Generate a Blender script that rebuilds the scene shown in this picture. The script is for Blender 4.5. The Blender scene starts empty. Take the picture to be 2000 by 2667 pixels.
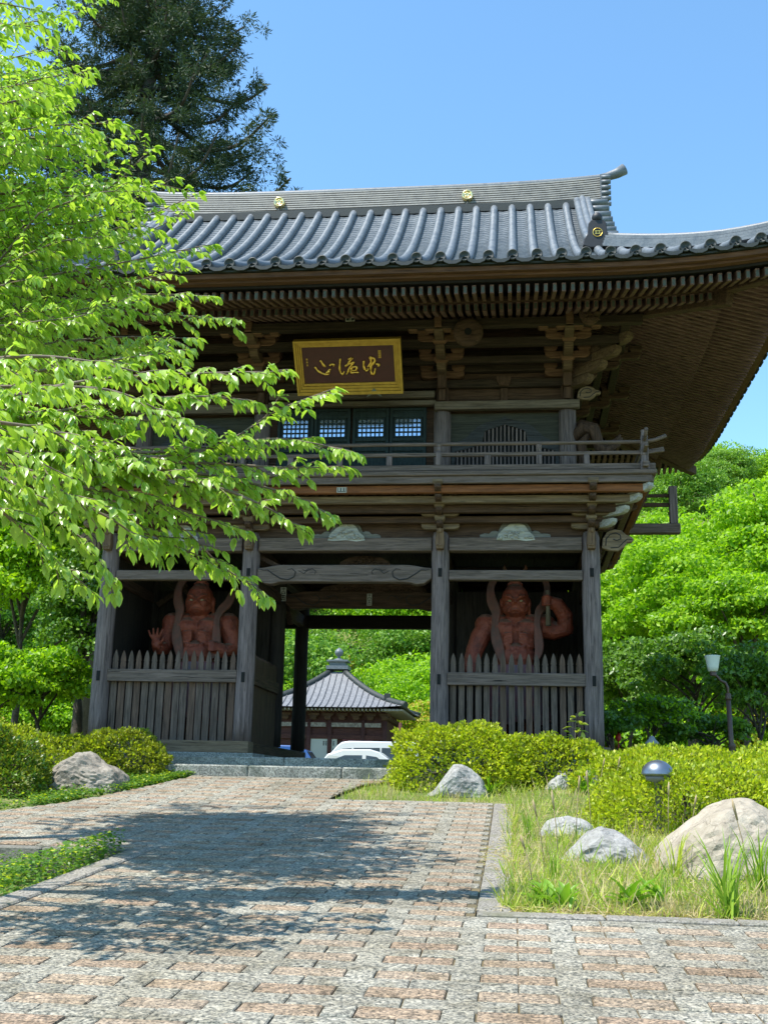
import bpy, bmesh, math, random
import numpy as np
from mathutils import Vector, Matrix, noise
SC = bpy.context.scene
COL = SC.collection
rad = math.radians

# ---------------------------------------------------------------- camera
F_PX, TILT, ROLL, YAW = 2924.0, rad(13.83), rad(1.28), rad(6.72)
CAM = Vector((2.75, -17.99, -0.68))
fwd = Vector((-math.sin(YAW)*math.cos(TILT), math.cos(YAW)*math.cos(TILT), math.sin(TILT)))
rt0 = Vector((math.cos(YAW), math.sin(YAW), 0)); up0 = rt0.cross(fwd)
c_r = rt0*math.cos(ROLL)+up0*math.sin(ROLL); c_u = -rt0*math.sin(ROLL)+up0*math.cos(ROLL)
cam = bpy.data.cameras.new("camera"); cam_o = bpy.data.objects.new("camera", cam); COL.objects.link(cam_o)
m = Matrix.Identity(4)
for i in range(3):
    m[i][0], m[i][1], m[i][2], m[i][3] = c_r[i], c_u[i], -fwd[i], CAM[i]
cam_o.matrix_world = m
cam.sensor_fit = 'HORIZONTAL'; cam.sensor_width = 36.0; cam.lens = 36.0*F_PX/2000.0
cam.clip_start = 0.1; cam.clip_end = 2000.0
SC.camera = cam_o

# ---------------------------------------------------------------- sky, sun, exposure
SUN = Vector((-0.36, -0.24, 0.90)).normalized()
world = bpy.data.worlds.new("World"); SC.world = world; world.use_nodes = True
wn = world.node_tree; bg = wn.nodes['Background']
sky = wn.nodes.new('ShaderNodeTexSky'); sky.sky_type = 'NISHITA'; sky.sun_disc = False
sky.sun_elevation = math.asin(SUN.z); sky.sun_rotation = math.atan2(SUN.x, SUN.y)
sky.altitude = 300; sky.air_density = 1.15; sky.dust_density = 0.25; sky.ozone_density = 2.4
tint = wn.nodes.new('ShaderNodeMix'); tint.data_type = 'RGBA'; tint.blend_type = 'MULTIPLY'; tint.inputs[0].default_value = 1
wn.links.new(sky.outputs[0], tint.inputs[6]); tint.inputs[7].default_value = (.85, 1.10, 1.14, 1); wn.links.new(tint.outputs[2], bg.inputs[0]); bg.inputs[1].default_value = 0.15
sl = bpy.data.lights.new("sun", 'SUN'); sl.energy = 4.4; sl.angle = rad(0.53); sl.color = (1.0, 0.955, 0.88)
so = bpy.data.objects.new("sun", sl); COL.objects.link(so); so.location = (-20, -15, 40)
so.rotation_euler = SUN.to_track_quat('Z', 'Y').to_euler()
SC.view_settings.view_transform = 'Standard'; SC.view_settings.look = 'None'
SC.view_settings.exposure = 0.82; SC.view_settings.gamma = 1.0
SC.cycles.max_bounces = 8; SC.cycles.transparent_max_bounces = 4
SC.cycles.diffuse_bounces = 4

R = random.Random(11)
NR = np.random.default_rng(11)

def at(px, py, Y):
    """point of the place seen at (px, py) of the 2000 px wide photograph, in the plane y = Y"""
    d = fwd + c_r*((px-1000)/F_PX) - c_u*((py-1333.5)/F_PX)
    return CAM + d*((Y-CAM.y)/d.y)

def gz(y):
    """height of the sloping approach"""
    if y < -10: return -1.93+.0627*(y+18)
    if y < -1.3:
        u = y+10
        return -1.428+.0627*u+.0042609*u*u
    return -.56

# ---------------------------------------------------------------- mesh helpers
OFF = {}
def tag(o, label=None, cat=None, group=None, kind=None):
    if label: o['label'] = label
    if cat: o['category'] = cat
    if group: o['group'] = group
    if kind: o['kind'] = kind
    return o
def thing(name, label, cat, loc=(0, 0, 0), group=None):
    o = bpy.data.objects.new(name, None); COL.objects.link(o); o.location = loc
    o.empty_display_size = .2
    OFF[o.name] = Vector(loc)
    return tag(o, label, cat, group)
def link(name, me, mat, parent=None, off=None):
    o = bpy.data.objects.new(name, me); COL.objects.link(o)
    if mat is not None and not me.materials:
        for k in (mat if isinstance(mat, (list, tuple)) else [mat]): me.materials.append(k)
    if parent is not None: o.parent = parent
    return o
class MB:
    def __init__(s): s.v = []; s.f = []; s.mi = []; s.sm = []
    def add(s, vs, fs, mi=0, smooth=False):
        b = len(s.v); s.v.extend([tuple(p) for p in vs])
        for f in fs: s.f.append(tuple(b+i for i in f)); s.mi.append(mi); s.sm.append(smooth)
    def box(s, x0, x1, y0, y1, z0, z1, mi=0):
        vs = [(x0,y0,z0),(x1,y0,z0),(x1,y1,z0),(x0,y1,z0),(x0,y0,z1),(x1,y0,z1),(x1,y1,z1),(x0,y1,z1)]
        s.add(vs, [(0,3,2,1),(4,5,6,7),(0,1,5,4),(1,2,6,5),(2,3,7,6),(3,0,4,7)], mi)
    def bar(s, a, b, w, h, mi=0, up=(0,0,1), w2=None, h2=None):
        a = Vector(a); b = Vector(b); d = (b-a).normalized(); u = Vector(up)
        r = d.cross(u)
        if r.length < 1e-4: r = d.cross(Vector((0,1,0)))
        r.normalize(); u = r.cross(d)
        w2 = w if w2 is None else w2; h2 = h if h2 is None else h2
        vs = []
        for p, ww, hh in ((a, w, h), (b, w2, h2)):
            for sx, sz in ((-1,-1),(1,-1),(1,1),(-1,1)): vs.append(p+r*sx*ww/2+u*sz*hh/2)
        s.add(vs, [(3,2,1,0),(4,5,6,7),(0,1,5,4),(1,2,6,5),(2,3,7,6),(3,0,4,7)], mi)
    def tube(s, pts, rs, n=8, mi=0, cap=True, smooth=True):
        pts = [Vector(p) for p in pts]
        if not isinstance(rs, (list, tuple)): rs = [rs]*len(pts)
        vs = []; prev = None
        for i, p in enumerate(pts):
            d = (pts[min(i+1, len(pts)-1)]-pts[max(i-1, 0)])
            d = d.normalized() if d.length > 1e-9 else Vector((0,0,1))
            if prev is None:
                a = Vector((0,0,1)) if abs(d.z) < .9 else Vector((1,0,0))
                r = d.cross(a).normalized()
            else:
                r = prev-d*prev.dot(d)
                r = r.normalized() if r.length > 1e-6 else d.orthogonal().normalized()
            prev = r; u = d.cross(r)
            for k in range(n):
                t = 2*math.pi*k/n; vs.append(p+(r*math.cos(t)+u*math.sin(t))*rs[i])
        fs = []
        for i in range(len(pts)-1):
            for k in range(n):
                k2 = (k+1) % n
                fs.append((i*n+k, i*n+k2, (i+1)*n+k2, (i+1)*n+k))
        s.add(vs, fs, mi, smooth)
        if cap:
            b = len(s.v)-len(vs)
            s.f.append(tuple(b+k for k in range(n))[::-1]); s.mi.append(mi); s.sm.append(False)
            s.f.append(tuple(b+(len(pts)-1)*n+k for k in range(n))); s.mi.append(mi); s.sm.append(False)
    def prism(s, poly, o, ax, ay, an, mi=0):
        """outline poly (2-D) laid in axes ax, ay at o, thickened along vector an"""
        o = Vector(o); ax = Vector(ax); ay = Vector(ay); an = Vector(an); n = len(poly)
        vs = [o+ax*p[0]+ay*p[1] for p in poly]+[o+ax*p[0]+ay*p[1]+an for p in poly]
        fs = [tuple(range(n))[::-1], tuple(range(n, 2*n))]+[(i, (i+1) % n, n+(i+1) % n, n+i) for i in range(n)]
        s.add(vs, fs, mi)
    def lathe(s, prof, c, n=16, mi=0, axis='Z', smooth=True):
        c = Vector(c); vs = []; fs = []
        for r, z in prof:
            for k in range(n):
                t = 2*math.pi*k/n; a, b = r*math.cos(t), r*math.sin(t)
                vs.append(c+(Vector((a, b, z)) if axis == 'Z' else Vector((a, z, b)) if axis == 'Y' else Vector((z, a, b))))
        for i in range(len(prof)-1):
            for k in range(n):
                k2 = (k+1) % n; fs.append((i*n+k, i*n+k2, (i+1)*n+k2, (i+1)*n+k))
        s.add(vs, fs, mi, smooth)
    def ball(s, c, rx, ry=None, rz=None, rot=None, n=12, mi=0):
        ry = rx if ry is None else ry; rz = rx if rz is None else rz
        c = Vector(c); M = rot.to_matrix() if rot is not None else None
        vs = []; fs = []; h = n//2+1
        for i in range(h+1):
            ph = math.pi*i/h
            for k in range(n):
                t = 2*math.pi*k/n
                p = Vector((rx*math.sin(ph)*math.cos(t), ry*math.sin(ph)*math.sin(t), rz*math.cos(ph)))
                vs.append(c+(M @ p if M else p))
        for i in range(h):
            for k in range(n):
                k2 = (k+1) % n; fs.append((i*n+k, (i+1)*n+k, (i+1)*n+k2, i*n+k2))
        s.add(vs, fs, mi, True)
    def build(s, name, mat, parent=None, bevel=0, root=None):
        me = bpy.data.meshes.new(name)
        off = OFF.get((root or parent).name, Vector()) if (root or parent) is not None else Vector()
        vs = [(p[0]-off.x, p[1]-off.y, p[2]-off.z) for p in s.v] if off.length else s.v
        me.from_pydata(vs, [], s.f); me.polygons.foreach_set('material_index', s.mi)
        me.polygons.foreach_set('use_smooth', s.sm); me.update()
        o = link(name, me, mat, parent)
        if root is not None or parent is not None: OFF[o.name] = off
        if bevel:
            b = o.modifiers.new('bevel', 'BEVEL'); b.width = bevel; b.segments = 1; b.limit_method = 'ANGLE'; b.angle_limit = rad(50)
        return o
def pieces(mb, name, mat, parent=None, bevel=0, root=None):
    """build a mesh-builder's content as one object per separate piece"""
    n = len(mb.v); par = list(range(n))
    def fd(a):
        while par[a] != a: par[a] = par[par[a]]; a = par[a]
        return a
    for f in mb.f:
        for q in f[1:]:
            a, c = fd(f[0]), fd(q)
            if a != c: par[c] = a
    isl = {}
    for i in range(n): isl.setdefault(fd(i), []).append(i)
    keys = list(isl); V = np.array(mb.v)
    bb = [(V[isl[k_]].min(0)-.02, V[isl[k_]].max(0)+.02) for k_ in keys]
    cl = list(range(len(keys)))
    def fc(a):
        while cl[a] != a: a = cl[a]
        return a
    for i in range(len(keys)):
        for j in range(i):
            if (bb[i][0] < bb[j][1]).all() and (bb[j][0] < bb[i][1]).all(): cl[fc(i)] = fc(j)
    grp = {k_: fc(i) for i, k_ in enumerate(keys)}
    sub = {}
    for fi, f in enumerate(mb.f): sub.setdefault(grp[fd(f[0])], []).append(fi)
    out = []
    for fl in sub.values():
        m2 = MB(); idx = {}
        for fi in fl:
            ff = []
            for q in mb.f[fi]:
                if q not in idx: idx[q] = len(m2.v); m2.v.append(mb.v[q])
                ff.append(idx[q])
            m2.f.append(tuple(ff)); m2.mi.append(mb.mi[fi]); m2.sm.append(mb.sm[fi])
        out.append(m2.build(name, mat, parent, bevel, root))
    return out
def dup(root, loc=None, rz=None, scale=None, label=None, group=None):
    def cp(o, par):
        c = o.copy(); COL.objects.link(c)
        if par is not None: c.parent = par
        for ch in o.children: cp(ch, c)
        return c
    r = cp(root, None)
    if loc is not None: r.location = loc
    if rz is not None: r.rotation_euler = (0, 0, rz)
    if scale is not None: r.scale = scale if isinstance(scale, (tuple, list)) else (scale,)*3
    if label: r['label'] = label
    if group: r['group'] = group
    return r
def part_copy(o, parent, offset):
    c = o.copy(); COL.objects.link(c); c.parent = parent
    c.location = o.location+Vector(offset); OFF[c.name] = OFF.get(o.name, Vector())
    return c

# ---------------------------------------------------------------- material helpers
def new_mat(name):
    M = bpy.data.materials.new(name); M.use_nodes = True; nt = M.node_tree
    return M, nt, nt.nodes['Principled BSDF']
def N(nt, typ, **kw):
    n = nt.nodes.new(typ)
    for k, v in kw.items():
        if k.startswith('i_'):
            key = k[2:]
            n.inputs[int(key) if key.isdigit() else key.replace('_', ' ')].default_value = v
        else: setattr(n, k, v)
    return n
def ramp(nt, fac, stops):
    r = N(nt, 'ShaderNodeValToRGB'); el = r.color_ramp.elements
    while len(el) > 1: el.remove(el[0])
    for i, (p, c) in enumerate(stops):
        e = el[0] if i == 0 else el.new(p)
        e.position = p; e.color = (*c, 1) if len(c) == 3 else c
    nt.links.new(fac, r.inputs[0]); return r.outputs[0]
def mth(nt, op, a, b=None, c=None):
    n = N(nt, 'ShaderNodeMath', operation=op)
    for i, x in enumerate((a, b, c)):
        if x is None: continue
        if isinstance(x, (int, float)): n.inputs[i].default_value = x
        else: nt.links.new(x, n.inputs[i])
    return n.outputs[0]
def mixc(nt, fac, a, b, typ='MIX'):
    n = N(nt, 'ShaderNodeMix', data_type='RGBA', blend_type=typ)
    for sock, x in ((0, fac), (6, a), (7, b)):
        if isinstance(x, (int, float)): n.inputs[sock].default_value = x
        elif isinstance(x, tuple): n.inputs[sock].default_value = (*x, 1) if len(x) == 3 else x
        else: nt.links.new(x, n.inputs[sock])
    return n.outputs[2]
def coords(nt, scale=(1,1,1), kind='Object'):
    tc = N(nt, 'ShaderNodeTexCoord'); mp = N(nt, 'ShaderNodeMapping'); mp.inputs['Scale'].default_value = scale
    nt.links.new(tc.outputs[kind], mp.inputs[0]); return mp.outputs[0]
def tex_noise(nt, vec, scale, detail=6, rough=.6, dist=0):
    n = N(nt, 'ShaderNodeTexNoise'); n.inputs['Scale'].default_value = scale
    n.inputs['Detail'].default_value = detail; n.inputs['Roughness'].default_value = rough
    n.inputs['Distortion'].default_value = dist
    if vec is not None: nt.links.new(vec, n.inputs['Vector'])
    return n.outputs['Fac']
def bump(nt, bs, h, strength, dist=.02):
    b = N(nt, 'ShaderNodeBump'); b.inputs['Strength'].default_value = strength; b.inputs['Distance'].default_value = dist
    nt.links.new(h, b.inputs['Height']); nt.links.new(b.outputs[0], bs.inputs['Normal'])
def wood(name, dark, light, axis='X', st=1.0, rough=.82, cracks=True, patch=None):
    M, nt, bs = new_mat(name)
    sc = {'X': (.9, 14, 14), 'Y': (14, .9, 14), 'Z': (14, 14, .9)}[axis]
    v = coords(nt, tuple(k*st for k in sc))
    n1 = tex_noise(nt, v, 2.2, 9, .68, .6)
    v2 = coords(nt, (1, 1, 1)); n2 = tex_noise(nt, v2, 1.3, 4, .6)
    c = ramp(nt, n1, [(.33, dark), (.5, tuple((a+b)/2 for a, b in zip(dark, light))), (.66, light)])
    c = mixc(nt, mth(nt, 'MULTIPLY', n2, .55), c, patch if patch else tuple(k*.55 for k in dark))
    if cracks:
        v3 = coords(nt, tuple(k*st*(2.2 if k > 5 else .8) for k in sc)); n3 = tex_noise(nt, v3, 1.6, 3, .5, 1.2)
        cr = ramp(nt, n3, [(.30, (0.12,)*3), (.36, (1,)*3)]); c = mixc(nt, 1.0, c, cr, 'MULTIPLY')
    nt.links.new(c, bs.inputs['Base Color']); bs.inputs['Roughness'].default_value = rough
    bs.inputs['Specular IOR Level'].default_value = .3
    bump(nt, bs, n1, .55, .03)
    return M
def flat(name, col, rough=.6, metal=0, nz=None, spec=.5, nscale=8, bmp=0):
    M, nt, bs = new_mat(name)
    bs.inputs['Roughness'].default_value = rough; bs.inputs['Metallic'].default_value = metal
    bs.inputs['Specular IOR Level'].default_value = spec
    if nz is None: bs.inputs['Base Color'].default_value = (*col, 1)
    else:
        n1 = tex_noise(nt, coords(nt), nscale, 6, .65)
        nt.links.new(ramp(nt, n1, [(.3, nz), (.7, col)]), bs.inputs['Base Color'])
        if bmp: bump(nt, bs, n1, bmp, .03)
    return M
def leafmat(name, c1, c2, trans=.45, rough=.42, spec=.5, scale=3.0, tcol=None, hue=None):
    """thin leaf: reflected and transmitted light, colour varying leaf by leaf"""
    M, nt, bs = new_mat(name)
    geo = N(nt, 'ShaderNodeNewGeometry')
    n1 = tex_noise(nt, coords(nt), scale, 3, .6)
    fac = mth(nt, 'ADD', mth(nt, 'MULTIPLY', geo.outputs['Random Per Island'], .6), mth(nt, 'MULTIPLY', mth(nt, 'SUBTRACT', n1, .3), .9))
    st = [(0.1, c1), (.85, c2)]
    if hue: st.append((.97, hue))
    c = ramp(nt, fac, st)
    nt.links.new(c, bs.inputs['Base Color']); bs.inputs['Roughness'].default_value = rough
    bs.inputs['Specular IOR Level'].default_value = spec
    tr = N(nt, 'ShaderNodeBsdfTranslucent')
    tc = tcol or (1.25, 1.35, .55)
    nt.links.new(mixc(nt, 1.0, c, tc, 'MULTIPLY'), tr.inputs[0])
    mx = N(nt, 'ShaderNodeMixShader'); mx.inputs[0].default_value = trans
    nt.links.new(bs.outputs[0], mx.inputs[1]); nt.links.new(tr.outputs[0], mx.inputs[2])
    nt.links.new(mx.outputs[0], nt.nodes['Material Output'].inputs[0])
    return M

# ---------------------------------------------------------------- leaf meshes
T_LEAF = (np.array([[0,0,0],[.35,0,-.01],[.7,0,-.05],[1,0,-.16],[.18,.19,.05],[.5,.25,.06],[.8,.14,-.03],[.18,-.19,.05],[.5,-.25,.06],[.8,-.14,-.03]], float),
          [(0,1,4),(1,5,4),(1,2,5),(2,6,5),(2,3,6),(0,7,1),(1,7,8),(1,8,2),(2,8,9),(2,9,3)])
T_SMALL = (np.array([[0,0,0],[.5,.26,.07],[1,0,-.05],[.5,-.26,.07],[.5,0,0]], float), [(0,4,1),(4,2,1),(0,3,4),(4,3,2)])
T_DIA = (np.array([[0,0,0],[.5,.3,.06],[1,0,-.04],[.5,-.3,.06]], float), [(0,2,1),(0,3,2)])
T_BLADE = (np.array([[0,.5,0],[0,-.5,0],[.4,.42,.03],[.4,-.42,.03],[.75,.28,-.03],[.75,-.28,-.03],[1,0,-.16]], float), [(0,1,3,2),(2,3,5,4),(4,5,6)])
def unit(a): return a/np.maximum(np.linalg.norm(a, axis=1, keepdims=True), 1e-9)
def leaves(name, T, pos, d, n, L, W, mats, parent=None, mi=None, root=None, smooth=False):
    """one mesh of many leaves: pos base points, d direction, n leaf normal, L length, W width factor"""
    tv, tf = T; K = len(pos)
    d = unit(d); y = unit(np.cross(n, d)); z = np.cross(d, y)
    L = np.broadcast_to(np.asarray(L, float), (K,)); W = np.broadcast_to(np.asarray(W, float), (K,))
    v = (pos[:, None, :]+d[:, None, :]*(tv[None, :, 0:1]*L[:, None, None])+y[:, None, :]*(tv[None, :, 1:2]*(L*W)[:, None, None])
         + z[:, None, :]*(tv[None, :, 2:3]*L[:, None, None])).reshape(-1, 3)
    off = OFF.get((root or parent).name, Vector()) if (root or parent) is not None else Vector()
    v = v-np.array(off)
    nv = len(tv); loops = []; sizes = []
    base = (np.arange(K)*nv)[:, None]
    idx = []
    for f in tf: idx.append(np.array(f))
    me = bpy.data.meshes.new(name)
    fl = np.concatenate(idx); lens = np.array([len(f) for f in tf])
    allL = (base+fl[None, :]).reshape(-1); allS = np.tile(lens, K)
    me.vertices.add(len(v)); me.vertices.foreach_set('co', v.astype(np.float32).reshape(-1))
    me.loops.add(len(allL)); me.loops.foreach_set('vertex_index', allL.astype(np.int32))
    me.polygons.add(len(allS)); st = np.concatenate([[0], np.cumsum(allS)[:-1]])
    me.polygons.foreach_set('loop_start', st.astype(np.int32)); me.polygons.foreach_set('loop_total', allS.astype(np.int32))
    if mi is not None: me.polygons.foreach_set('material_index', np.repeat(np.asarray(mi), len(tf)).astype(np.int32))
    if smooth: me.polygons.foreach_set('use_smooth', np.ones(len(allS), bool))
    me.update(calc_edges=True); me.validate()
    o = link(name, me, mats, parent)
    OFF[o.name] = off
    return o
def rdir(K, up=0.0):
    v = NR.normal(size=(K, 3)); v[:, 2] += up
    return unit(v)
# ---------------------------------------------------------------- materials
W_X = wood('wood_weathered_x', (.042,.032,.028), (.235,.172,.15), 'X', patch=(.16,.12,.09))
W_Y = wood('wood_weathered_y', (.042,.032,.028), (.235,.172,.15), 'Y')
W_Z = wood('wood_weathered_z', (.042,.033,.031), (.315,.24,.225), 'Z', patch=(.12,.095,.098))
B_X = wood('wood_brown_x', (.034,.019,.012), (.155,.088,.055), 'X')
B_Y = wood('wood_brown_y', (.034,.019,.012), (.155,.088,.055), 'Y')
B_Z = wood('wood_brown_z', (.036,.020,.013), (.16,.092,.060), 'Z')
O_X = wood('wood_orange_x', (.13,.046,.018), (.37,.145,.055), 'X')
O_Y = wood('wood_orange_y', (.10,.042,.018), (.27,.125,.055), 'Y')
T_X = wood('wood_tan_x', (.11,.075,.046), (.34,.245,.155), 'X')
T_Z = wood('wood_tan_z', (.10,.078,.05), (.29,.225,.15), 'Z')
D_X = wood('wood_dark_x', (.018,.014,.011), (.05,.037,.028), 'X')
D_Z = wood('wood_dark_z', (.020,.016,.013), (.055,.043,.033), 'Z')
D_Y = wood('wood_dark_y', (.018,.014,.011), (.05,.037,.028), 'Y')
PALE = wood('wood_pale_carving', (.26,.25,.22), (.62,.61,.56), 'X', cracks=False)
BLACK = flat('hole_shade', (.006,.006,.006), .9)
GOLD = flat('gold_leaf', (.83,.55,.13), .32, 1.0)
GILT = flat('gilt_paint', (.56,.36,.055), .42, .35, nz=(.40,.24,.03), nscale=12)
MAROON = flat('maroon_lacquer', (.075,.017,.013), .45, nz=(.045,.012,.010), nscale=5)
PAPER = flat('sticker_paper', (.42,.40,.34), .8)
INK = flat('sticker_ink', (.015,.014,.013), .8)
TEAL = wood('door_dark_teal', (.014,.026,.028), (.035,.055,.058), 'Z', cracks=False)
PANE = flat('window_pane', (.50,.60,.74), .12, .75)  # pale blue metal tint: the reflected sky is put into the colour

def tile_mat(name, dark, light, rough=.45):
    M, nt, bs = new_mat(name)
    n1 = tex_noise(nt, coords(nt), 5, 6, .7); n2 = tex_noise(nt, coords(nt), 40, 3, .6)
    f = mth(nt, 'ADD', mth(nt, 'MULTIPLY', n1, .7), mth(nt, 'MULTIPLY', n2, .3))
    nt.links.new(ramp(nt, f, [(.3, dark), (.65, light), (.8, (light[0]*1.1, light[1]*1.12, light[2]*1.0))]), bs.inputs['Base Color'])
    nt.links.new(ramp(nt, n1, [(.3, (rough-.1,)*3), (.7, (rough+.15,)*3)]), bs.inputs['Roughness'])
    bs.inputs['Specular IOR Level'].default_value = .55
    bump(nt, bs, n2, .2, .01)
    return M
TILE = tile_mat('roof_tile_blue_grey', (.072,.085,.094), (.165,.185,.20), .46)
TILE_DK = tile_mat('roof_tile_dark', (.008,.011,.010), (.030,.038,.034), .6)  # extra dark: the eave caps' lack of sun is put into this tone
RIDGE_M = tile_mat('ridge_tile', (.16,.155,.14), (.32,.305,.27), .5)

def stone_mat(name, dark, light, moss=None, scale=2.5, crack=True, spk=None):
    M, nt, bs = new_mat(name)
    v = coords(nt)
    n1 = tex_noise(nt, v, scale, 10, .68, .4); n2 = tex_noise(nt, v, scale*9, 6, .7)
    f = mth(nt, 'ADD', mth(nt, 'MULTIPLY', n1, .6), mth(nt, 'MULTIPLY', n2, .4))
    c = ramp(nt, f, [(.32, dark), (.5, tuple((a+b)/2 for a, b in zip(dark, light))), (.66, light)])
    if spk:
        n4 = tex_noise(nt, v, spk, 2, .5); c = mixc(nt, .75, c, ramp(nt, n4, [(.38, (.35,)*3), (.5, (1,)*3), (.62, (1.35,)*3)]), 'MULTIPLY')
    if crack:
        vo = N(nt, 'ShaderNodeTexVoronoi', feature='DISTANCE_TO_EDGE'); vo.inputs['Scale'].default_value = scale*1.6
        dv = N(nt, 'ShaderNodeVectorMath', operation='ADD'); nt.links.new(v, dv.inputs[0])
        nv = N(nt, 'ShaderNodeTexNoise'); nv.inputs['Scale'].default_value = 3; nv.inputs['Detail'].default_value = 6
        nt.links.new(v, nv.inputs['Vector']); nt.links.new(nv.outputs['Color'], dv.inputs[1]); nt.links.new(dv.outputs[0], vo.inputs['Vector'])
        c = mixc(nt, .6, c, ramp(nt, vo.outputs['Distance'], [(0, (.3,)*3), (.03, (1,)*3)]), 'MULTIPLY')
    if moss:
        n3 = tex_noise(nt, v, scale*.8, 5, .6)
        c = mixc(nt, ramp(nt, n3, [(.52, (0,)*3), (.66, (.85,)*3)]), c, moss)
    nt.links.new(c, bs.inputs['Base Color']); bs.inputs['Roughness'].default_value = .9
    bs.inputs['Specular IOR Level'].default_value = .25
    bump(nt, bs, f, .8, .05)
    return M
STEP_M = stone_mat('step_granite', (.15,.16,.145), (.40,.40,.35), moss=(.10,.12,.095), scale=3, crack=False, spk=55)
KERB_M = stone_mat('kerb_stone', (.19,.175,.15), (.36,.33,.285), moss=(.19,.18,.12), scale=3, crack=False, spk=60)
WALL_M = stone_mat('retaining_concrete', (.10,.095,.08), (.30,.28,.24), moss=(.07,.08,.04), scale=4, crack=False)

def ground_mat():  # grassy earth
    M, nt, bs = new_mat('ground_earth'); v = coords(nt)
    n1 = tex_noise(nt, v, 1.4, 8, .65); n2 = tex_noise(nt, v, 25, 4, .7)
    c = ramp(nt, n1, [(.35, (.07,.12,.018)), (.5, (.15,.18,.04)), (.65, (.27,.25,.10))])
    c = mixc(nt, .7, c, ramp(nt, n2, [(.35, (.45,)*3), (.65, (1.3,)*3)]), 'MULTIPLY')
    nt.links.new(c, bs.inputs['Base Color']); bs.inputs['Roughness'].default_value = .95
    bump(nt, bs, n2, .7, .04); return M
GROUND_M = ground_mat()
STRAW_M = flat('bed_straw', (.52,.42,.24), .95, nz=(.26,.22,.10), nscale=18, bmp=.6)

def block_mat(name, c1, c2, c3):
    """exposed-aggregate paving block: speckled, each block its own tone"""
    M, nt, bs = new_mat(name); v = coords(nt); geo = N(nt, 'ShaderNodeNewGeometry')
    c = ramp(nt, geo.outputs['Random Per Island'], [(0, c1), (.5, c2), (1, c3)])
    spk = tex_noise(nt, v, 58, 4, .7); sp2 = tex_noise(nt, v, 26, 3, .6)
    c = mixc(nt, .95, c, ramp(nt, spk, [(.38, (.20,.22,.21)), (.46, (.72,.74,.73)), (.54, (1.24,1.21,1.13)), (.62, (1.75,1.68,1.52))]), 'MULTIPLY')
    c = mixc(nt, .5, c, ramp(nt, sp2, [(.35, (.5,)*3), (.65, (1.45,)*3)]), 'MULTIPLY')
    stain = tex_noise(nt, v, .8, 7, .65); st2 = tex_noise(nt, v, 4.5, 5, .65)
    c = mixc(nt, .75, c, ramp(nt, stain, [(.32, (.66,.62,.55)), (.62, (1.08,)*3)]), 'MULTIPLY')
    c = mixc(nt, .5, c, ramp(nt, st2, [(.36, (.50,.46,.36)), (.52, (1.05,)*3)]), 'MULTIPLY')
    nt.links.new(c, bs.inputs['Base Color']); bs.inputs['Roughness'].default_value = .9; bs.inputs['Specular IOR Level'].default_value = .25
    bump(nt, bs, spk, .6, .01); return M
BLK_PINK = block_mat('paving_block_pink', (.275,.205,.155), (.305,.238,.178), (.30,.245,.195)); BLK_GREY = block_mat('paving_block_grey', (.25,.238,.205), (.275,.262,.228), (.295,.28,.24))
PAVE = flat('paving_joint_sand', (.16,.12,.055), .95, nz=(.085,.075,.045), nscale=6, bmp=.4)

# ---------------------------------------------------------------- the setting: ground, path, kerbs
def sstep(a, b, x):
    t = min(1, max(0, (x-a)/(b-a))); return t*t*(3-2*t)
def G(x, y):
    """bare ground height"""
    z = gz(y)-.03
    # lower planting bed left of the path
    z -= .24*sstep(-.55, -1.6, x)*sstep(-7.2, -7.9, y)*sstep(-13, -9.5, y)
    if x > 2.6 and y > -10.4: z += .06*sstep(2.72, 3.2, x)*sstep(-10.36, -9.9, y)
    if x < -2: z += .10*sstep(-2, -6, x)*sstep(-6.5, -5, y)
    if y > 58: z += min(.55*(y-58), 42)*sstep(58, 75, y)*(.85+.15*math.sin(x*.05+1))
    if x > 16 and y > -5: z += 10*sstep(16, 90, x)*sstep(-5, 40, y)
    if x < -14 and y > -5: z += 9*sstep(-14, -90, x)*sstep(-5, 40, y)
    if y > 2: z += .1*noise.noise((x*.1, y*.1, 0))
    return z
def axis_steps(brk):
    out = []
    for a, b, s in brk:
        n = max(1, int(round((b-a)/s))); out += [a+(b-a)*i/n for i in range(n)]
    return out+[brk[-1][1]]
gxs = axis_steps([(-400,-60,40),(-60,-8,6),(-8,10,.35),(10,60,6),(60,400,40)])
gys = axis_steps([(-60,-20,8),(-20,0,.3),(0,20,2),(20,60,5),(60,240,12),(240,700,60)])
g = MB()
g.add([(x, y, G(x, y)) for y in gys for x in gxs], [(j*len(gxs)+i, j*len(gxs)+i+1, (j+1)*len(gxs)+i+1, (j+1)*len(gxs)+i) for j in range(len(gys)-1) for i in range(len(gxs)-1)], 0, True)
tag(g.build('ground', GROUND_M), kind='structure')
sky_far = None

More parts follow.
